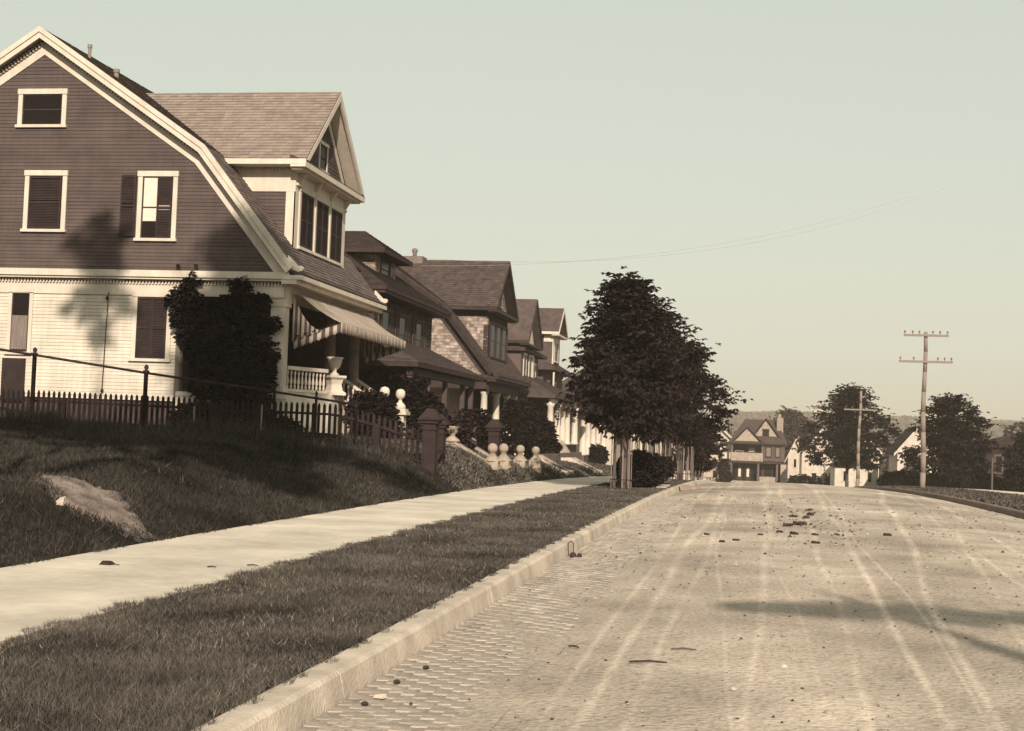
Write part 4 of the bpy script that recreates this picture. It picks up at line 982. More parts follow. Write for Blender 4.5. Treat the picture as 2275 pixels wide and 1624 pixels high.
for (a, b_) in ((47.2, 48.4), (49.6, 50.8), (52.2, 53.4)):
    w_ = window(H2, s2, a, b_, 4.3, 5.75, frame=M_darkt); shutter(w_, s2, a-.42, a-.01, 4.3, 5.75, .01, mat('grey_shutter_paint', .06)); shutter(w_, s2, b_+.01, b_+.42, 4.3, 5.75, .01, mat('grey_shutter_paint', .06))
def shed_porch(root, xw, xo, y0, y1, zt, ze, m, ms, ridge=0):
    """hipped porch roof against wall xw, eave xo"""
    d = xo-xw; mb = MB()
    v = [(xw, y0, ze), (xo, y0, ze), (xo, y1, ze), (xw, y1, ze), (xw, y0+d, zt), (xw, y1-d, zt)]
    lo = [(p[0], p[1], p[2]-.16) for p in v[:4]]
    mb.add(v+lo, [(0, 1, 4), (1, 2, 5, 4), (2, 3, 5), (0, 6, 7, 1), (1, 7, 8, 2), (2, 8, 9, 3), (6, 9, 8, 7), (0, 4, 5, 3, 9, 6)])
    ro = mb.build('porch_roof', m, root)
    up = Vector((xw-xo, 0, zt-ze)); L_ = up.length
    cover(ro, Plane((xo, 0, ze), (0, 1, 0), up), [(y0, 0), (y1, 0), (y1-d, L_), (y0+d, L_)], .14, ms, width=.25, th=.02, joined='shingle_courses')
    up = Vector((0, d, zt-ze)); L_ = up.length
    cover(ro, Plane((0, y0, ze), (1, 0, 0), up), [(xw, 0), (xo, 0), (xw+.02, L_), (xw, L_)], .14, ms, width=.25, th=.02, joined='shingle_courses')
    return ro
shed_porch(H2, -13.0, -11.15, 45.5, 56.9, 4.75, 3.78, M_roof3, M_roof2)
MB().box(-13, -11.35, 45.9, 56.5, .7, 1.15).build('porch_floor', M_fhouse, H2)
MB().box(-11.62, -11.40, 45.8, 56.5, 3.35, 3.60).build('porch_beam', M_darkt, H2)
for y in (45.95, 48.6, 51.4, 54.6, 56.3): MB().box(-11.60, -11.42, y-.09, y+.09, 1.15, 3.35).build('porch_post', mat('brown_post_paint', .06), H2)
MB().box(-11.55, -11.47, 46, 56.3, 1.75, 1.83).build('porch_railing', M_brownst, H2)
MB().box(-12.99, -12.94, 46.6, 55.0, 1.2, 3.6).build('porch_back_wall', M_void, H2)  # near-black sheet laid over the wall as painted porch shade

# ================= house 3: shingled gambrel
H3 = thing('gambrel_house', (-19, 64.8, .2), 'weathered shingle gambrel house with white porch columns, third along the street', 'house')
P3 = dict(core=M_shingd, lowcore=M_cream, siding='shingle', up=M_shing, low=M_cream, uholes=(), lholes=(), trim=M_darkt, rake=M_roof3, verge=M_darkt,
          dentils=False, roofm=M_roof3, roofs=M_roof2, roofd=M_roof2, dw=5.2)
g3 = gambrel_house(H3, 64.8, 9.0, -1.38, .15, P3)
MB().box(-15.4, -12.4, 64.9, 73.6, .3, .95).build('porch_floor', M_fhouse, H3)
MB().box(-15.4, -13.0, 73.5, 73.6, .95, 3.84).build('porch_end_shade', M_void, H3)  # dark sheet added to make the porch interior read as black shade
MB().box(-15.4, -12.45, 64.9, 73.6, 3.85, 3.95).build('porch_ceiling', M_void, H3)  # ceiling colour carries the shade under the roof
for y in (65.2, 68.4, 71.3, 73.5):
    MB().lathe([(.24, 0), (.24, .1), (.19, .15), (.18, 1.2), (.15, 2.35), (.21, 2.42), (.22, 2.52)], (-12.68, y, .95), 14).build('porch_column', M_white, H3, True)
ch = thing('chimney', (-17.3, 68.9, 10), 'brick chimney with a pot on the ridge of the shingled house', 'chimney')
bpy.data.objects.remove(ch)
MB().box(-17.75, -16.75, 68.5, 69.4, 8.6, 10.3).build('chimney', M_cbrick, H3)
MB().lathe([(.13, 0), (.10, .18), (.15, .28), (.16, .38), (.08, .46)], (-17.3, 69, 10.301), 10).build('chimney_pot', M_cbrick, H3, True)

# ================= generic farther houses
def house(name, label, x0, x1, y0, y1, z0, z1, roof, rise, wallm, trimm, roofm, wins=(), porch=None, axis='y', ov=.5, chim=None, board=.0, group=None):
    """box house; wins = (face,u0,u1,v0,v1) with face s (side, faces camera) or f (street)"""
    t = thing(name, ((x0+x1)/2, (y0+y1)/2, z0), label, 'house', group)
    wl_ = MB().box(x0, x1, y0, y1, z0, z1).build('wall', wallm, t)
    if board:
        cover(wl_, FRONT(y0), [(x0, max(z0, z1-6)), (x1, max(z0, z1-6)), (x1, z1), (x0, z1)], board, wallm, joined='clapboard_rows', th=.03)
    if roof == 'hip':
        hip_roof(t, x0-ov, x1+ov, y0-ov, y1+ov, z1+.1, rise, max(.5, (y1-y0 if axis == 'y' else x1-x0)*.3), roofm, roofm, axis=axis, expo=.2)
    else:
        mb = MB()
        if axis == 'y':     # ridge along Y: gable faces the camera
            c = (x0+x1)/2; MB().prism([(x0, z1), (x1, z1), (c, z1+rise)], 'y', y0+.002, y1).build('gable', wallm, t)
            for s_, xe in ((-1, x0-ov), (1, x1+ov)):
                k = rise/((x1-x0)/2); zE = z1-k*ov
                mb.hexa([(xe, y0-ov, zE), (c, y0-ov, z1+rise), (c, y1+ov, z1+rise), (xe, y1+ov, zE)], [(xe, y0-ov, zE+.16), (c, y0-ov, z1+rise+.17), (c, y1+ov, z1+rise+.17), (xe, y1+ov, zE+.16)])
            mb.build('roof', roofm, t)
            vb_ = MB()
            for xe in (x0-ov, x1+ov):
                zE = z1-rise/((x1-x0)/2)*ov
                vb_.prism([(xe, zE-.12), (c, z1+rise-.14), (c, z1+rise+.15), (xe, zE+.14)], 'y', y0-ov-.04, y0-ov-.002)
            vb_.build('verge_board', trimm, t)
        else:
            c = (y0+y1)/2; MB().prism([(y0, z1), (y1, z1), (c, z1+rise)], 'x', x0, x1-.002).build('gable', wallm, t)
            k = rise/((y1-y0)/2); zE = z1-k*ov
            for ye in (y0-ov, y1+ov):
                mb.hexa([(x0-ov, ye, zE), (x0-ov, c, z1+rise), (x1+ov, c, z1+rise), (x1+ov, ye, zE)], [(x0-ov, ye, zE+.16), (x0-ov, c, z1+rise+.17), (x1+ov, c, z1+rise+.17), (x1+ov, ye, zE+.16)])
            mb.build('roof', roofm, t)
            vb_ = MB()
            for ye in (y0-ov, y1+ov): vb_.prism([(ye, zE-.12), (c, z1+rise-.14), (c, z1+rise+.15), (ye, zE+.14)], 'x', x1+ov+.002, x1+ov+.04)
            vb_.box(x0, x1+ov, y0-ov-.04, y0-ov, zE-.02, zE+.14); vb_.build('verge_board', trimm, t)
    for (f_, a, b_, c_, d_) in wins:
        window(t, FRONT(y0-.03 if board else y0) if f_ == 's' else STREET(x1), a, b_, c_, d_, frame=trimm, cw=.12)
    if chim:
        MB().box(*chim).build('chimney', M_cbrick, t)
    return t
# fourth house
h4 = house('gabled_house', 'brown house with a white-faced street gable, fourth along the street', -20.5, -13.0, 76.0, 83.5, -.1, 6.1, 'hip', 2.4, M_fhouse, M_white, M_roof2,
           wins=(('f', 77.0, 78.0, 4.2, 5.7), ('f', 79.2, 80.2, 4.2, 5.7), ('f', 81.5, 82.5, 4.2, 5.7)))
def street_gable(t, x1, xb, ya, yb, ze, za, m, face, trim_, wallm=None, zw=None, ov=.45):
    ym = (ya+yb)/2; mb = MB()
    for ye in (ya-ov, yb+ov):
        mb.hexa([(xb, ye, ze), (xb, ym, za), (x1+ov, ym, za), (x1+ov, ye, ze)], [(xb, ye, ze+.14), (xb, ym, za+.15), (x1+ov, ym, za+.15), (x1+ov, ye, ze+.14)])
    mb.build('gable_roof', m, t)
    MB().prism([(ya, ze+.1), (yb, ze+.1), (ym, za-.05)], 'x', xb, x1).build('gable_face', face, t)
    vb_ = MB()
    for ye in (ya-ov, yb+ov): vb_.prism([(ye, ze-.08), (ym, za-.10), (ym, za+.12), (ye, ze+.13)], 'x', x1+ov+.002, x1+ov+.04)
    vb_.box(x1, x1+ov, ya-ov, yb+ov, ze-.12, ze-.01); vb_.box(xb, x1+ov, ya-ov-.04, ya-ov, ze-.04, ze+.12)
    vb_.build('verge_board', trim_, t)
    if wallm: MB().box(xb, x1, ya, yb, zw, ze+.1).build('bay_wall', wallm, t)
street_gable(h4, -12.75, -18, 75.8, 80.2, 6.5, 9.0, M_roof2, M_white, M_darkt, M_fhouse, 3.9)
window(h4, STREET(-12.75), 76.5, 77.5, 4.4, 6.0, frame=M_white); window(h4, STREET(-12.75), 78.4, 79.4, 4.4, 6.0, frame=M_white)
MB().box(-12.76, -12.70, 79.7, 80.2, 3.9, 6.4).build('corner_board', M_white, h4)
shed_porch(h4, -13.0, -10.6, 74.6, 86.5, 4.9, 3.65, M_roof2, M_roof2)
MB().box(-13, -10.9, 75, 86, .0, .95).build('porch_floor', M_fhouse, h4)
MB().box(-11.0, -10.85, 75, 86, 3.2, 3.48).build('porch_beam', M_white, h4)
MB().box(-13.0, -12.95, 75, 86, .95, 3.5).build('porch_back_wall', M_void, h4)  # dark sheet before the wall, painted shade of the porch
for y in (75.2, 77.9, 80.1, 82.1, 85.8): MB().lathe([(.26, 0), (.26, .1), (.21, .15), (.2, 1.0), (.16, 2.05), (.23, 2.15), (.23, 2.25)], (-10.93, y, .95), 12).build('porch_column', M_white, h4, True)
MB().box(-11.05, -10.8, 75, 86, .0, .93).build('porch_parapet', M_brownst, h4)
mass('climbing_vine', 'flowering vine trained along the porch beam of the fourth house', 'vine', [(-10.8, 77.4+i*.5, 3.25+.25*math.sin(i*1.3), .12, .3, .16) for i in range(14)]+[(-10.75, 76.4, 2.7, .12, .12, .5), (-10.8, 84.2, 2.7, .12, .2, .5)], 420, .11, mat('flowering_leaf', .055), 12)
# fifth house
h5 = house('hip_roof_house', 'dark house with a white-trimmed dormer, fifth along the street', -20.5, -13.2, 87, 96, -.5, 5.6, 'hip', 2.6, mat('dark_far_siding', .07, .8, 2, .2), M_white, M_roof2,
           wins=(('f', 88.5, 89.7, 3.6, 5.0), ('f', 91.5, 92.7, 3.6, 5.0)), ov=.8)
street_gable(h5, -12.75, -18, 87.6, 91.0, 7.9, 9.55, M_roof2, M_roof2, M_white, mat('dark_far_siding', .07), 5.6)
MB().box(-13.3, -12.70, 87.55, 87.597, 7.4, 7.9).build('frieze_board', M_white, h5); window(h5, STREET(-12.75), 88.3, 90.3, 6.2, 7.7, frame=M_white, cw=.3)
MB().box(-12.76, -12.69, 87.6, 88.1, 6.0, 7.8).build('corner_board', M_white, h5)
shed_porch(h5, -13.2, -11.2, 86.5, 98, 4.1, 3.3, M_roof3, M_roof3)
MB().tube((-12.4, 86.2, 5.4), (-12.4, 86.2, 3.4), .06).build('downspout', M_white, h5)
# sixth house
h6 = house('cottage', 'pale cottage with a brown roof and white porch columns, sixth along the street', -20, -13.9, 101, 114, -1, 3.9, 'hip', 3.0, M_cream, M_white, M_roof2, ov=.4)
shed_porch(h6, -13.9, -11.9, 99.6, 116, 4.3, 3.55, M_roof2, M_roof2)
MB().box(-12.2, -12.05, 100, 115.5, 3.1, 3.38).build('porch_beam', M_white, h6); MB().box(-13.9, -12.0, 100, 115.5, -1, .1).build('porch_floor', M_fhouse, h6)
for y in (100.3, 103.2, 106.6, 110.2, 114.5): MB().lathe([(.30, 0), (.30, .12), (.24, .17), (.23, 1.3), (.18, 2.75), (.26, 2.85), (.26, 3.0)], (-12.15, y, .1), 12).build('porch_column', M_white, h6, True)
window(h6, STREET(-13.9), 104, 106, .9, 2.6); window(h6, STREET(-13.9), 109, 111, .9, 2.6)
mass('potted_shrub', 'dark rounded shrub at the foot of the left cottage column', 'shrub', [(-11.7, 103.4, .1, .5, .5, .7)], 500, .2, M_leafd, 13, group='shrubs before the cottage porch')
mass('potted_shrub', 'dark rounded shrub at the foot of the right cottage column', 'shrub', [(-11.7, 107.5, .1, .7, .8, .7)], 600, .2, M_leafd, 14, group='shrubs before the cottage porch')
# seventh .. tenth, seen between the guards
h7 = house('frame_house', 'pale house with a shaded porch opening, seen between the first tree guards', -19, -12.2, 124, 134, -2.6, 4.6, 'hip', 3, M_cream, M_white, M_roof2, wins=(('s', -14.6, -13.4, 1.3, 3.1),))
MB().box(-12.19, -12.13, 125, 131, .9, 3.5).build('porch_opening_shade', M_void, h7)  # dark panel on the wall, painted shade of an opening
a7 = thing('window_awning', (-11.6, 127.5, 2.5), 'small striped awning on the pale seventh house', 'awning'); MB().hexa([(-12.1, 125.4, 3.6), (-12.1, 129.4, 3.6), (-10.9, 129.4, 2.7), (-10.9, 125.4, 2.7)], [(-12.1, 125.4, 3.63), (-12.1, 129.4, 3.63), (-10.9, 129.4, 2.73), (-10.9, 125.4, 2.73)]).build('canvas', M_canvas, a7)
for i in range(10): MB().box(-10.92, -10.88, 125.4+i*.4, 125.6+i*.4, 2.35, 2.7).build('stripe', M_stripe if i % 2 else M_canvas, a7)
h8 = house('frame_house', 'light clapboard house glimpsed behind the row of guards, eighth along the street', -18, -10.6, 140, 149, -3.4, 2.6, 'gable', 2.8, M_cream, M_white, M_roof2, wins=(('s', -13.2, -12.2, .2, 1.8), ('f', 142, 143, .3, 1.9), ('f', 145, 146, .3, 1.9)))
h9 = house('frame_house', 'cream house glimpsed behind the guards near the end of the street', -16, -8.2, 156, 165, -3.9, 1.9, 'gable', 2.6, M_cream, M_white, M_roof2, wins=(('s', -11.6, -10.6, -.4, 1.2), ('s', -10.0, -9.0, -.4, 1.2), ('s', -11.4, -9.2, -3.4, -1.4)), axis='x')
h10 = house('frame_house', 'white house with a brown gable roof directly left of the far brown house', -9.8, -2.9, 192, 202, -4.2, 1.9, 'gable', 3.2, M_cream, M_white, M_roof2, wins=(('s', -8.6, -7.4, -.6, 1.2), ('s', -6, -4.8, -.6, 1.2), ('s', -8.6, -5, -3.6, -1.7)), chim=(-4.3, -3.5, 195, 196, 2, 4.6))

# ================= the far brown house facing up the street
S = 190/3100.
FH = thing('porch_house', (.4, 190, -4.0), 'brown two-gabled house with stacked porches facing up the street at its far end', 'house')
y0 = 190
def ux(px_): return -3.25+(px_-1618)*S*1.012     # helper scale along the facade
zf = lambda py_, x=0: 1.5-(py_-984)*S
fb = MB(); fb.box(-2.9, 4.15, y0+1.6, y0+10, -4.3, 1.2); fb.build('wall', M_fhouse, FH)
fb = MB(); fb.box(1.35, 4.15, y0+.1, y0+1.6, -1.0, 1.2); fb.build('bay_wall', M_fhouse, FH)
fb = MB(); fb.box(-2.9, 1.3, y0+.05, y0+.3, -1.05, .05); fb.build('balcony_parapet', mat('tan_far_paint', .26), FH)
fb = MB(); fb.box(-3.1, 4.3, y0-.1, y0+1.6, -1.35, -1.06); fb.build('porch_entablature', M_darkt, FH)
fb = MB(); fb.box(-3.0, 3.6, y0+0, y0+1.6, -4.3, -3.75); fb.build('porch_floor', mat('tan_far_paint', .26), FH)
fb = MB(); fb.box(.9, 3.0, y0+.1, y0+.3, -3.75, -3.1); fb.build('porch_parapet', mat('tan_far_paint', .26), FH)
fb = MB(); fb.box(3.65, 4.4, y0-.2, y0+9.8, -4.3, -1.36); fb.build('stone_side', mat('tan_far_paint', .26), FH)
for x in (-2.85, .72, 3.2): MB().box(x-.13, x+.13, y0, y0+.25, -3.75, -1.35).build('porch_post', mat('post_far_paint', .10), FH)
for x in (-2.8, 1.2): MB().box(x-.12, x+.12, y0+.05, y0+.28, .05, 1.2).build('upper_post', mat('post_far_paint', .10), FH)
MB().box(-2.85, 1.3, y0+1.5, y0+1.597, -3.75, 1.15).build('porch_recess_shade', M_void, FH); MB().box(1.31, 3.6, y0+1.5, y0+1.598, -3.75, -1.36).build('porch_recess_shade', M_void, FH)  # dark sheets painting the shade inside both porch storeys
wf = STREET(0)
fp_ = FRONT(y0+1.5)
for a in (-2.1, -1.0):
    d_ = MB(); pbox(d_, fp_, a, a+.75, -3.6, -1.7, .0, .04); do = d_.build('door', M_darkt, FH); d_ = MB(); pbox(d_, fp_, a+.2, a+.52, -3.2, -2.0, .041, .05); d_.build('door_glass', M_shade, do)
window(FH, fp_, 1.3, 2.7, -3.1, -1.7, frame=mat('post_far_paint', .10)); window(FH, fp_, -.7, .3, -.4, .8, frame=mat('post_far_paint', .10), curtain=.5); window(FH, fp_, -2.4, -1.3, -.9, .3, frame=mat('tan_far_paint', .26))
fp_ = FRONT(y0+.1)
for (a_, b_) in ((1.6, 2.45), (2.85, 3.6)):
    w_ = window(FH, fp_, a_, b_, -.45, .95, frame=M_darkt); s = MB(); pbox(s, fp_, a_+.14, b_-.14, -.35, .8, .03, .032); s.build('curtain', M_curt, w_)
MB().box(-3.3, 4.5, y0-.35, y0+10.3, 1.2, 1.42).build('eaves', M_darkt, FH)
mb = MB(); mb.hexa([(-3.3, y0-.35, 1.42), (4.5, y0-.35, 1.42), (4.5, y0+10.3, 1.42), (-3.3, y0+10.3, 1.42)], [(-1.2, y0+4.0, 4.6), (3.0, y0+4.0, 4.6), (3.0, y0+6, 4.6), (-1.2, y0+6, 4.6)]); mb.build('roof', M_roof2, FH)
def face_gable(xa, xb_, za, zt, yf, nm):
    c = (xa+xb_)/2; g_ = MB(); g_.prism([(xa, za), (xb_, za), (c, zt)], 'y', yf, yf+4).build('gable', M_stone, FH)
    r_ = MB()
    for xe in (xa-.35, xb_+.35): r_.hexa([(xe, yf-.35, za-.1), (c, yf-.35, zt+.12), (c, yf+5, zt+.12), (xe, yf+5, za-.1)], [(xe, yf-.35, za+.12), (c, yf-.35, zt+.36), (c, yf+5, zt+.36), (xe, yf+5, za+.12)])
    r_.build('gable_roof', M_roof3, FH)
face_gable(-2.6, .9, 1.43, 3.3, y0-.1, 0); face_gable(-.1, 3.3, 2.0, 4.5, y0+.9, 1)
window(FH, FRONT(y0+.9), 1.15, 2.05, 2.3, 3.3, frame=M_darkt)
MB().box(3.05, 3.9, y0+2, y0+3, 1.5, 4.9).build('chimney', mat('tan_chimney_brick', .22, .9, 6, .2), FH); MB().box(3.2, 3.6, y0+2.2, y0+2.8, 4.9, 5.4).build('chimney_cap', mat('tan_chimney_brick', .22), FH)
MB().box(-3.4, 4.6, y0-1.2, y0-.2, -4.3, -4.0).build('front_step', M_stone, FH)

# houses right of it
house('frame_house', 'narrow white house just right of the far brown house', 4.9, 7.0, 203, 212, -4.3, -.2, 'gable', 2.3, M_cream, M_white, M_roof2, axis='y', wins=(('s', 5.6, 6.2, -1.9, -.6),), chim=(6.2, 6.5, 205, 205.6, 0, 2.6))
house('frame_house', 'small light house with a front gable left of the round roadside tree', 5.9, 10.6, 175, 184, -3.6, .7, 'gable', 2.6, M_cream, M_white, M_roof2, axis='y', ov=.35, wins=(('s', 7.3, 8.3, -.9, .7), ('s', 7.0, 7.8, -3.0, -1.9), ('s', 8.3, 9.1, -3.0, -1.9)))
mb = MB(); mb.hexa([(5.7, 172.8, -1.6), (10.8, 172.8, -1.6), (10.8, 175, -1.1), (5.7, 175, -1.1)], [(5.7, 172.8, -1.45), (10.8, 172.8, -1.45), (10.8, 175, -.7), (5.7, 175, -.7)])
w2 = house('frame_house', 'white house with tall porch windows under the round roadside tree', 7.9, 12.0, 140, 148, -3.0, -.6, 'hip', 1.2, M_white, M_white, M_roof3, ov=.2, wins=(('s', 8.6, 9.3, -2.0, -.9), ('s', 9.8, 10.4, -2.0, -.9), ('s', 10.9, 11.5, -2.0, -.9)))
house('frame_house', 'tall white house half hidden behind the round roadside tree', 10.2, 13.8, 160, 168, -3.4, 1.0, 'gable', 2.0, M_cream, M_white, M_roof2, ov=.3, wins=(('s', 12.2, 13.1, -.8, .6),))
w3 = house('frame_house', 'white gabled house between the two telegraph poles', 12.9, 16.4, 131, 139, -2.5, 1.2, 'gable', 2.1, M_white, M_white, M_roof3, ov=.35, wins=(('s', 13.5, 14.4, -.6, .9),))
mb = MB(); mb.prism([(13.2, -.55), (15.0, -.55), (14.1, .25)], 'y', 129.8, 131).build('porch_gable', M_roof2, w3)
house('frame_house', 'low brown house at the right edge beyond the trees', 17.6, 23, 112, 121, -2, 1.8, 'hip', .9, mat('dark_edge_siding', .03), M_fhouse, M_roof3, ov=.3, wins=(('s', 18.2, 18.9, -.2, 1.2),))  # siding in one even dark brown

# ================= trees and hedges on the right
tree('roadside_tree', 'broad round tree behind the leaning telegraph pole', 'tree', 8.1, 125, [(2.0, 1.6), (2.8, 3.0), (4.2, 3.35), (5.6, 2.9), (6.9, 2.0), (7.9, .9), (8.7, .35)], 4600, .30, M_leafd, .16, 5, 24, 21, zb=-2.2)
tree('roadside_tree', 'dark spreading tree just right of the big telegraph pole', 'tree', 14.0, 105, [(.6, 1.6), (1.6, 2.6), (3.0, 2.7), (4.3, 2.2), (5.4, 1.3), (6.2, .4)], 4200, .27, M_leafd, .15, 5, 20, 22, zb=-1.0)
tree('roadside_tree', 'dark bushy tree at the right edge before the low brown house', 'tree', 19.3, 103, [(.2, 1.4), (1.2, 2.1), (2.4, 1.9), (3.4, 1.0), (4.0, .2)], 2600, .26, M_leafd, .12, 5, 18, 27, zb=-1.4)
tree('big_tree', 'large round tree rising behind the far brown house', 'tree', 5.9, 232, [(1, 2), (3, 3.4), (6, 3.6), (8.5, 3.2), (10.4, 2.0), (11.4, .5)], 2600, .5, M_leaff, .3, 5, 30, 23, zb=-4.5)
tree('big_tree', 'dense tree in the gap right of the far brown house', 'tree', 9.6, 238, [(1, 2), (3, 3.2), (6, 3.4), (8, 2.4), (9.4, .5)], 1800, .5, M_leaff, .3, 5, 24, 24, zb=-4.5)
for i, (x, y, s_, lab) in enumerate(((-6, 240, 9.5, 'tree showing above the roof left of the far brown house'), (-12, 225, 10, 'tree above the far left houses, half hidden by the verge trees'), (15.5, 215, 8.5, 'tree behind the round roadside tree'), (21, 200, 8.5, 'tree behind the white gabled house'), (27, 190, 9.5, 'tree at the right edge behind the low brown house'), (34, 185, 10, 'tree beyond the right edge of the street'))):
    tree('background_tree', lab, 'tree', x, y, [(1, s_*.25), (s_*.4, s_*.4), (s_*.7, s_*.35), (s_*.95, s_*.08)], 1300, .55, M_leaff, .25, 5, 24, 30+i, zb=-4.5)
mass('hedge', 'long dark hedge along the far side of the street at right', 'hedge', [(10.6+.95*i, 112-.3*i, -1.25+.12*math.sin(i*2), 1.0, .8, .85+.1*math.sin(i*3)) for i in range(13)], 9000, .22, M_leafd, 31)
mass('shrub', 'dark bush at the corner right of the far brown house', 'shrub', [(5.0, 170, -3.2, .9, .8, .9), (6.2, 170, -3.1, 1.0, .8, .9), (7.3, 168, -3.1, .8, .8, .8)], 1200, .28, M_leafd, 32)
mass('shrub', 'two round bushes before the small light house', 'shrub', [(8.2, 150, -2.6, .7, .6, .9), (9.4, 146, -2.9, .6, .6, .6)], 800, .25, M_leafd, 33)
mass('shrub', 'tall dark evergreen bush against the left corner of the far brown house', 'shrub', [(-3.8, 186, -2.6, .8, .7, 1.7), (-3.6, 186, -3.3, .9, .7, 1.0)], 1200, .3, M_leafd, 34)
BF = thing('board_fence', (14.5, 109, -1.8), 'low dark board fence behind the right-hand verge', 'fence')
x = 10.2
while x < 24: MB().box(x, x+.17, 109, 109.03, -2.3, -.75).build('board', M_fence, BF); x += .2
MB().box(10.1, 24.1, 109.031, 109.09, -1.1, -1).build('rail', M_fence, BF)
for i, (x, y) in enumerate(((12.6, 78), (15.8, 76))):
    tag(MB().tube((x, y, lz(x, y)-.1), (x, y, lz(x, y)+1.75), .05, .045, 8).build('bare_post', M_slat), ('left' if i == 0 else 'right')+'-hand bare post standing in front of the dark hedge', 'post', 'bare posts before the right hedge')

# ================= telegraph poles
def pole(x, y, zb, top, r, arms, label, rot=0, lean=(0, 0)):
    t = thing('telegraph_pole', (x, y, zb), label, 'telegraph pole', 'telegraph poles on the right verge')
    pts = []; n = 8
    for i in range(n+1):
        f = i/n; pts.append(Vector((x+lean[0]*f+.03*math.sin(f*9), y+lean[1]*f, zb-.2+(top-zb+.2)*f)))
    MB().path(pts, [r*(1-.35*i/n) for i in range(n+1)], 10).build('shaft', M_pole, t, True)
    for (z, hw, npin) in arms:
        f = (z-zb)/(top-zb); cx_ = x+lean[0]*f+.03*math.sin(f*9); a = MB()
        ca, sa = math.cos(rot), math.sin(rot)
        p = lambda u, v_, zz: (cx_+u*ca-v_*sa, y-.14+u*sa+v_*ca, zz)
        a.hexa([p(-hw, -.045, z-.05), p(hw, -.045, z-.05), p(hw, .045, z-.05), p(-hw, .045, z-.05)], [p(-hw, -.045, z+.05), p(hw, -.045, z+.05), p(hw, .045, z+.05), p(-hw, .045, z+.05)])
        arm = a.build('cross_arm', M_pole, t)
        for u in npin:
            q = p(u*hw, 0, z+.051); MB().lathe([(.015, 0), (.015, .07), (.04, .08), (.045, .14), (.02, .17)], q, 8).build('insulator', M_slat, arm, True)
    return t
pole(7.85, 68, lz(7.85, 68), 6.98, .135, ((6.80, 1.02, (-.95, -.6, -.3, .3, .62, .95)), (5.56, 1.22, (-.95, -.45, .45, .7, .95))), 'tall telegraph pole with two cross-arms near the right edge')
pole(7.6, 106, lz(7.6, 106), 5.55, .14, ((4.16, 1.2, (-.9, -.5, .5, .9)),), 'shorter telegraph pole with one cross-arm in front of the round tree', lean=(.12, 0))
pole(7.4, 150, lz(7.4, 150), -.9, .13, (), 'short plain pole beside the small light house')
# overhead wires
wr = MB()
def wire(a, b, sag, r=.006):
    pts = [Vector(a).lerp(Vector(b), i/24)-Vector((0, 0, sag*4*(i/24)*(1-i/24))) for i in range(25)]
    mb = MB(); mb.path(pts, [r]*25, 4); return mb
tag(wire((-12.2, 49.5, 7.5), (7.0, 67.8, 13.4), .9, .006).build('overhead_wire', mat('wire_metal', .25)), 'faint overhead wire crossing the sky from the second house', 'wire')

tag(wire((-12.2, 50.5, 7.9), (9.0, 69.8, 14.2), 1.3, .006).build('overhead_wire', mat('wire_metal', .25)), 'second, still fainter wire sagging just under the first across the sky', 'wire')

# ================= motor car, stone block and small things
CR = thing('motor_car', (-3.2, 102, -1.5), 'small old motor car with pale canvas top parked by the left kerb down the street', 'car')
cx_, cy_, cz = -3.2, 102, float(zr(102))
dy = -1.0
c0 = cz+.35
MB().prism([(cx_+a_, c0+b_) for a_, b_ in ((-.72, 0), (.72, 0), (.72, .55), (.60, .62), (-.60, .62), (-.72, .55))], 'y', 101, 103.6).build('body', M_darkt, CR)

MB().hexa([(cx_-.75, 101.1, c0+1.25), (cx_+.75, 101.1, c0+1.25), (cx_+.75, 103.5, c0+1.25), (cx_-.75, 103.5, c0+1.25)], [(cx_-.66, 101.4, c0+1.62), (cx_+.66, 101.4, c0+1.62), (cx_+.66, 103.3, c0+1.62), (cx_-.66, 103.3, c0+1.62)]).build('canvas_top', M_canvas, CR)
for sx_ in (-.68, .68):
    for yy in (101.15, 103.4): MB().tube((cx_+sx_, yy, c0+.6), (cx_+sx_, yy, c0+1.26), .02).build('top_support', M_iron, CR)
    for yy in (100.9, 103.6):
        wh = MB().tube((cx_+sx_-.05, yy, cz+.38), (cx_+sx_+.05, yy, cz+.38), .38, .38, 18).build('wheel', M_rubber, CR); MB().tube((cx_+sx_-.06, yy, cz+.38), (cx_+sx_+.06, yy, cz+.38), .2, .2, 12).build('hub', M_canvas, wh)
    MB().ball((cx_+sx_*.75, 100.1, c0+.62), .11, 10, 6).build('headlight', M_canvas, CR, True)
MB().box(cx_-.45, cx_+.45, 100.1, 101, c0+.1, c0+.6).build('bonnet', M_darkt, CR); MB().box(cx_-.42, cx_+.42, 100.05, 100.1, c0+.05, c0+.62).build('radiator', M_canvas, CR)
MB().box(cx_-.6, cx_+.6, 101.05, 101.09, c0+.62, c0+1.2).build('windscreen', M_glass, CR)
zz = float(road_z(-1.9, 47.5))
sb = thing('stone_block', (-2.0, 47.5, zz), 'flat stone stepping block lying in the gutter by the hedge', 'stone block')
MB().hexa([(-2.35, 47.2, zz-.02), (-1.75, 47.2, zz-.02), (-1.75, 47.7, zz-.02), (-2.35, 47.7, zz-.02)], [(-2.40, 47.15, zz+.16), (-1.72, 47.12, zz+.09), (-1.70, 47.75, zz+.11), (-2.40, 47.78, zz+.17)]).build('slab', M_stone, sb)
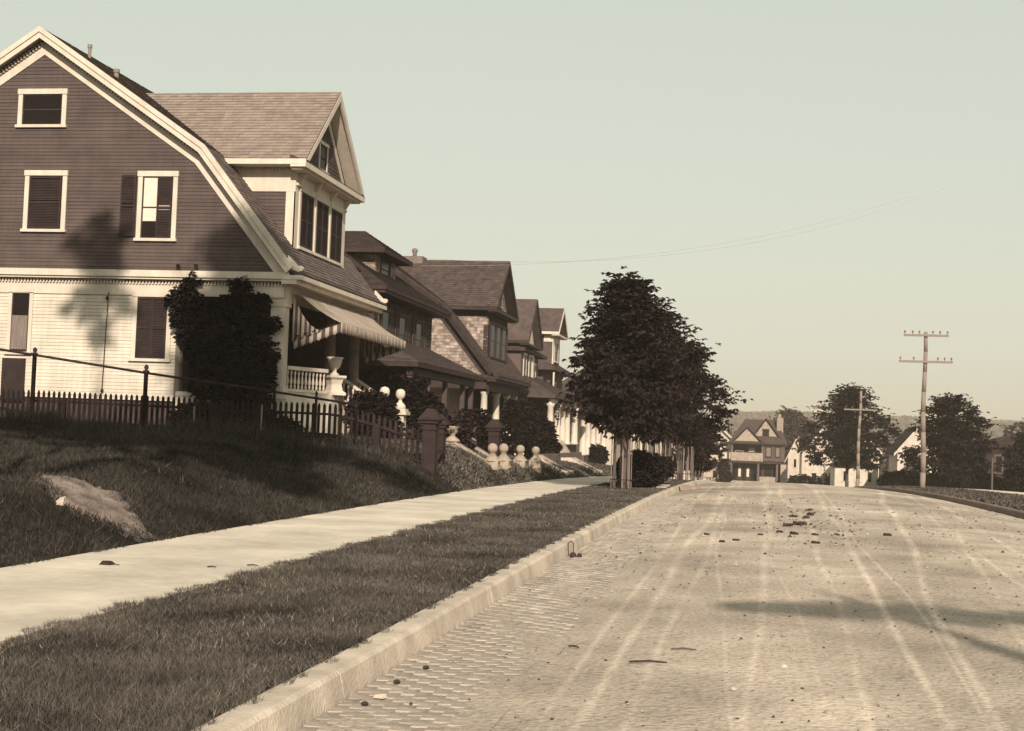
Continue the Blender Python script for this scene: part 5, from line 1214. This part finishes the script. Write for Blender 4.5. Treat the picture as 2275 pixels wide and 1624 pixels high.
# planks lying by the hedge
tag(MB().box(-2.9, -2.62, 43.2, 45.6, float(zr(44))+.02, float(zr(44))+.06).build('plank', M_kerb), 'pale plank lying on the kerb beside the hedge', 'plank')
def clod(x, y, s_, label, grp, seed):
    r_ = random.Random(seed); mb = MB(); zz = float(road_z(x, y))
    mb.ball((x, y, zz+s_*.12), s_*.5, 8, 5)
    for i in range(6): mb.ball((x+r_.uniform(-.8, .8)*s_, y+r_.uniform(-.8, .8)*s_, zz+s_*.15), s_*r_.uniform(.3, .5), 7, 5)
    o = mb.build('horse_dung', M_dung, None, True)
    return tag(o, label, 'horse dung', grp)
dl = [(-.69, 22.38, .055, 'small dark clod left of the main dung patch, leftmost'), (-.41, 20.82, .05, 'small clod of dung, second from the left in the road'), (-.22, 21.14, .05, 'small clod of dung beside the middle wheel track'), (.15, 22.46, .045, 'small clod of dung on the middle wheel track'),
      (.62, 25.0, .09, 'dung pile at the left of the large dark patch'), (.85, 25.4, .11, 'large dark dung pile in the middle of the road'), (1.04, 27.75, .09, 'dung pile in the farther dark cluster'), (1.2, 29.0, .10, 'farthest large dung pile up the road'), (.8, 28.2, .08, 'dung pile left in the farther cluster'),
      (1.25, 31.3, .07, 'small farthest clod of dung near the crest'), (.92, 20.9, .06, 'dung clod nearest the camera in the scattered row'), (.69, 22.83, .07, 'dung clod in the middle scattered row'), (.45, 23.2, .06, 'dung clod at the left of the scattered row'), (1.0, 22.7, .06, 'dung clod at the right of the scattered row'), (1.35, 22.9, .045, 'tiny clod right of the scattered row'), (2.16, 23.35, .065, 'lone clod of dung on the right of the road')]
for i, (x, y, s_, lab) in enumerate(dl): clod(x, y, s_, lab, 'horse dung in the road', i)
pebbles('manure_crumbs', 'scattered crumbs of dung round the dark patch in the road', 150, (.2, 1.9), (20.5, 31), .006, .02, M_dung, road_z)
def stone(x, y, s_, lab, m=M_stone, zf_=road_z):
    mb = MB(); mb.lathe([(s_*.5, 0), (s_*.85, s_*.25), (s_*.75, s_*.6), (s_*.25, s_*.8)], (x, y, float(zf_(x, y))-.005), 7)
    tag(mb.build('stone', m), lab, 'stone', 'loose stones on the road')
stone(.24, 9.54, .030, 'pale stone in the middle foreground of the road', M_kerb); stone(-.08, 8.64, .028, 'pale stone left of centre near the bottom edge', M_kerb)
stone(.45, 8.0, .033, 'darker stone near the bottom edge of the road'); stone(1.2, 9.4, .028, 'stone at lower right of the road'); stone(.27, 11.03, .026, 'stone just below the branch shadow')
def twig(x, y, L_, a, lab, zf_=road_z, r=.007, m=M_dung):
    d = Vector((math.cos(a), math.sin(a), 0))*L_/2; p = Vector((x, y, float(zf_(x, y))+.012)); mb = MB(); mb.path([p-d, p+Vector((0, .01, .006)), p+d], [r, r, r*.6], 5)
    tag(mb.build('twig', m), lab, 'twig', 'twigs lying about')
twig(-.66, 9.55, .26, .25, 'long twig on the left of the road'); twig(-.45, 10.15, .18, .1, 'twig beside the wheel track in the road', m=mat('dry_leaf', .10)); twig(-1.25, 10.2, .10, -.6, 'short twig near the brick gutter')
zs = lambda X, Y: zr(Y)
twig(-5.01, 13.7, .12, .0, 'twig lying near the right edge of the sidewalk', zs); twig(-5.31, 13.35, .09, .1, 'short dark twig on the sidewalk', zs)
mb = MB(); mb.hexa([(-6.40, 13.10, .045), (-6.28, 13.08, .045), (-6.26, 13.2, .045), (-6.38, 13.22, .045)], [(-6.37, 13.12, .085), (-6.30, 13.10, .09), (-6.29, 13.17, .08), (-6.36, 13.19, .075)]); mb.tube((-6.28, 13.12, .06), (-6.17, 13.08, .055), .004)
tag(mb.build('dead_leaf', M_dung), 'curled dead leaf with its stalk on the sidewalk at left', 'leaf')
zz = lz(-9.35, 17.9)
zpp = lz(-8.0, 15.34)-.05
zpp += .05
mb = MB(); mb.hexa([(-8.05, 15.30, zpp+.05), (-7.95, 15.29, zpp+.04), (-7.96, 15.38, zpp+.08), (-8.03, 15.36, zpp+.08)], [(-8.06, 15.32, zpp+.09), (-7.95, 15.30, zpp+.12), (-7.97, 15.38, zpp+.15), (-8.04, 15.38, zpp+.13)])
tag(mb.build('scrap_paper', M_paper), 'crumpled white paper at the edge of the bare patch on the bank', 'paper')
gz = float(road_z(-2.2, 8.3))
mb = MB(); mb.hexa([(-2.21, 8.22, gz+.0), (-2.15, 8.21, gz+.0), (-2.13, 8.25, gz+.0), (-2.2, 8.27, gz+.0)], [(-2.20, 8.22, gz+.02), (-2.15, 8.21, gz+.008), (-2.14, 8.25, gz+.025), (-2.19, 8.26, gz+.012)])
tag(mb.build('scrap_paper', M_paper), 'torn white scrap lying in the brick gutter near the bottom edge', 'paper')
for i, (x, y) in enumerate(((-2.2, 8.75), (-2.14, 9.3), (-2.2, 8.0))):
    tag(MB().lathe([(.018, 0), (.026, .008), (.015, .018), (.004, .021)], (x, y, float(road_z(x, y))), 6).build('mud_clod', M_dung), ['dark mud clod above the white scrap in the gutter', 'dark mud clod farther up the brick gutter', 'dark mud clod nearest the camera in the gutter'][i], 'mud clod', 'mud clods in the gutter')
# bent wire at the kerb
zk = float(zr(18.4)); mb = MB(); mb.path([Vector((-2.36, 18.35, zk-.15)), Vector((-2.37, 18.35, zk+.02)), Vector((-2.34, 18.4, zk+.05)), Vector((-2.31, 18.45, zk+.01)), Vector((-2.31, 18.45, zk-.15))], [.006]*5, 5)
wl_ = thing('bent_wire', (-2.33, 18.4, zk-.16), 'bent wire loop sticking up from mud beside the kerb', 'wire'); mb.build('loop', M_iron, wl_); MB().ball((-2.3, 18.35, zk-.14), .05, 7, 5).ball((-2.22, 18.4, zk-.14), .035, 7, 5).build('mud', M_dung, wl_)

# ================= shade trees out of the picture
def shade_tree(x, y, h, r, lab, n, seed):
    tree('shade_tree', lab, 'tree', x, y, [(h*.35, r*.4), (h*.5, r), (h*.7, r*.9), (h*.88, r*.5), (h, r*.1)], n, .45, M_leafd, .22, 5, 18, seed, limbs=12)
tree('shade_tree', 'tall bare-stemmed tree left of the camera, its small high crown shaped for the wall shadow, outside the picture', 'tree', -9.9, 9.0, [(16.9, .2), (17.5, .7), (18.4, 1.0), (19.4, .7), (20.4, .1)], 420, .30, M_leafd, .09, 5, 8, 51, limbs=4)  # crown kept small and high to shape its shadow on the wall
tree('shade_tree', 'low crown added beside the bare-stemmed tree to shade the fence, outside the picture', 'tree', -10.6, 8.6, [(8.6, .8), (9.6, 2.5), (11.0, 2.5), (11.8, .5)], 1700, .34, M_leafd, .12, 5, 20, 54, limbs=8)  # separate low crown added only for its shade on the fence
tree('shade_tree', 'tall pointed tree near the sidewalk left of the camera, outside the picture', 'tree', -3.9, 3.5, [(11.0, 1.0), (12.5, 3.5), (14.5, 3.7), (16.5, 2.1), (19, 1.1), (21.5, .5), (23.6, .05)], 4200, .38, M_leafd, .16, 5, 20, 52, zb=.05, foot=-4.5, limbs=10)
tree('shade_tree', 'broad tree on the bank just left of the camera view, outside the picture', 'tree', -8.6, 13.5, [(7.2, 1.0), (8, 2.8), (9.5, 3.2), (10.6, 1.6), (11.2, .2)], 3000, .36, M_leafd, .07, 5, 20, 53, limbs=10)
BT = thing('road_shadow_tree', (7.0, -6, 0), 'unseen tree shape added behind the camera to cast the shadow on the road', 'tree')  # unseen trunk and bough, added to cast the road shadow
MB().path([Vector((7.0, -6, -.3)), Vector((6.95, -6, 4)), Vector((6.88, -6, 7.6)), Vector((6.8, -6, 10.6))], [.24, .22, .18, .05], 8).build('trunk', M_bark, BT, True)
MB().path([Vector((9.2, -6.1, 9.45)), Vector((8, -6, 9.7)), Vector((6.85, -6, 9.85)), Vector((6.1, -6, 9.95)), Vector((5.5, -6, 9.9))], [.06, .12, .15, .09, .02], 6).build('limb', M_bark, BT)
q_ = rng.uniform(-1, 1, 900); C = np.stack([7.3+1.8*q_, -6+rng.normal(0, .12, 900), 9.8+rng.normal(0, .12, 900)*(1.2-np.abs(q_))], 1)
stuff(leaf_mesh('crown', C, np.tile([0, 0, 1.], (900, 1)), .2, M_leafd, BT, 3))

# ================= hills
def hill_z(X, Y):
    n = 2.5*np.sin(X*.0065+1)+1.5*np.sin(X*.016+.5)+.8*np.sin(X*.04)
    return -5+(25+n*.8)*sm(600, 1220, Y)
hill = sheet('hills', lin(-800, 1000, 25), lin(560, 1500, 25), hill_z, mat('hillside', .10, .95, .03, .3))
n = 60000
hx = rng.uniform(-420, 520, n); hy = 610+640*rng.uniform(0, 1, n)**.8; hz = hill_z(hx, hy)
lump = 1.2+1.2*np.sin(hx*.09)*np.sin(hy*.06)+rng.uniform(0, 3.0, n)
C = np.stack([hx, hy, hz+lump], 1)
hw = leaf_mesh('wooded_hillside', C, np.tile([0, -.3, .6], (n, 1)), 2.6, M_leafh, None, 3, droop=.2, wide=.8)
tag(hw, 'wooded hillside along the horizon', 'woods', None, 'stuff')
for i, (x, y, lab) in enumerate(((44, 1060, 'tiny white house on the wooded hill, left of the round tree'), (125, 1100, 'tiny white house on the wooded hill, hidden near the big pole'))):
    house('hill_house', lab, x, x+11, y, y+8, float(hill_z(x, y)), float(hill_z(x, y))+9, 'gable', 2, M_white, M_white, M_roof2, axis='x')

# ================= haze
hb = MB().box(-900, 1100, -130, 1700, -7, 48).build('haze', M_white)
hm = bpy.data.materials.new('haze'); hm.use_nodes = True; ht = hm.node_tree; ht.nodes.clear()
pv = N('ShaderNodeVolumePrincipled', ht); pv.inputs['Color'].default_value = (1, .85, .68, 1); pv.inputs['Density'].default_value = .0005; pv.inputs['Anisotropy'].default_value = .0
ou = N('ShaderNodeOutputMaterial', ht); ht.links.new(pv.outputs[0], ou.inputs['Volume'])
hb.data.materials.clear(); hb.data.materials.append(hm); hb['kind'] = 'stuff'
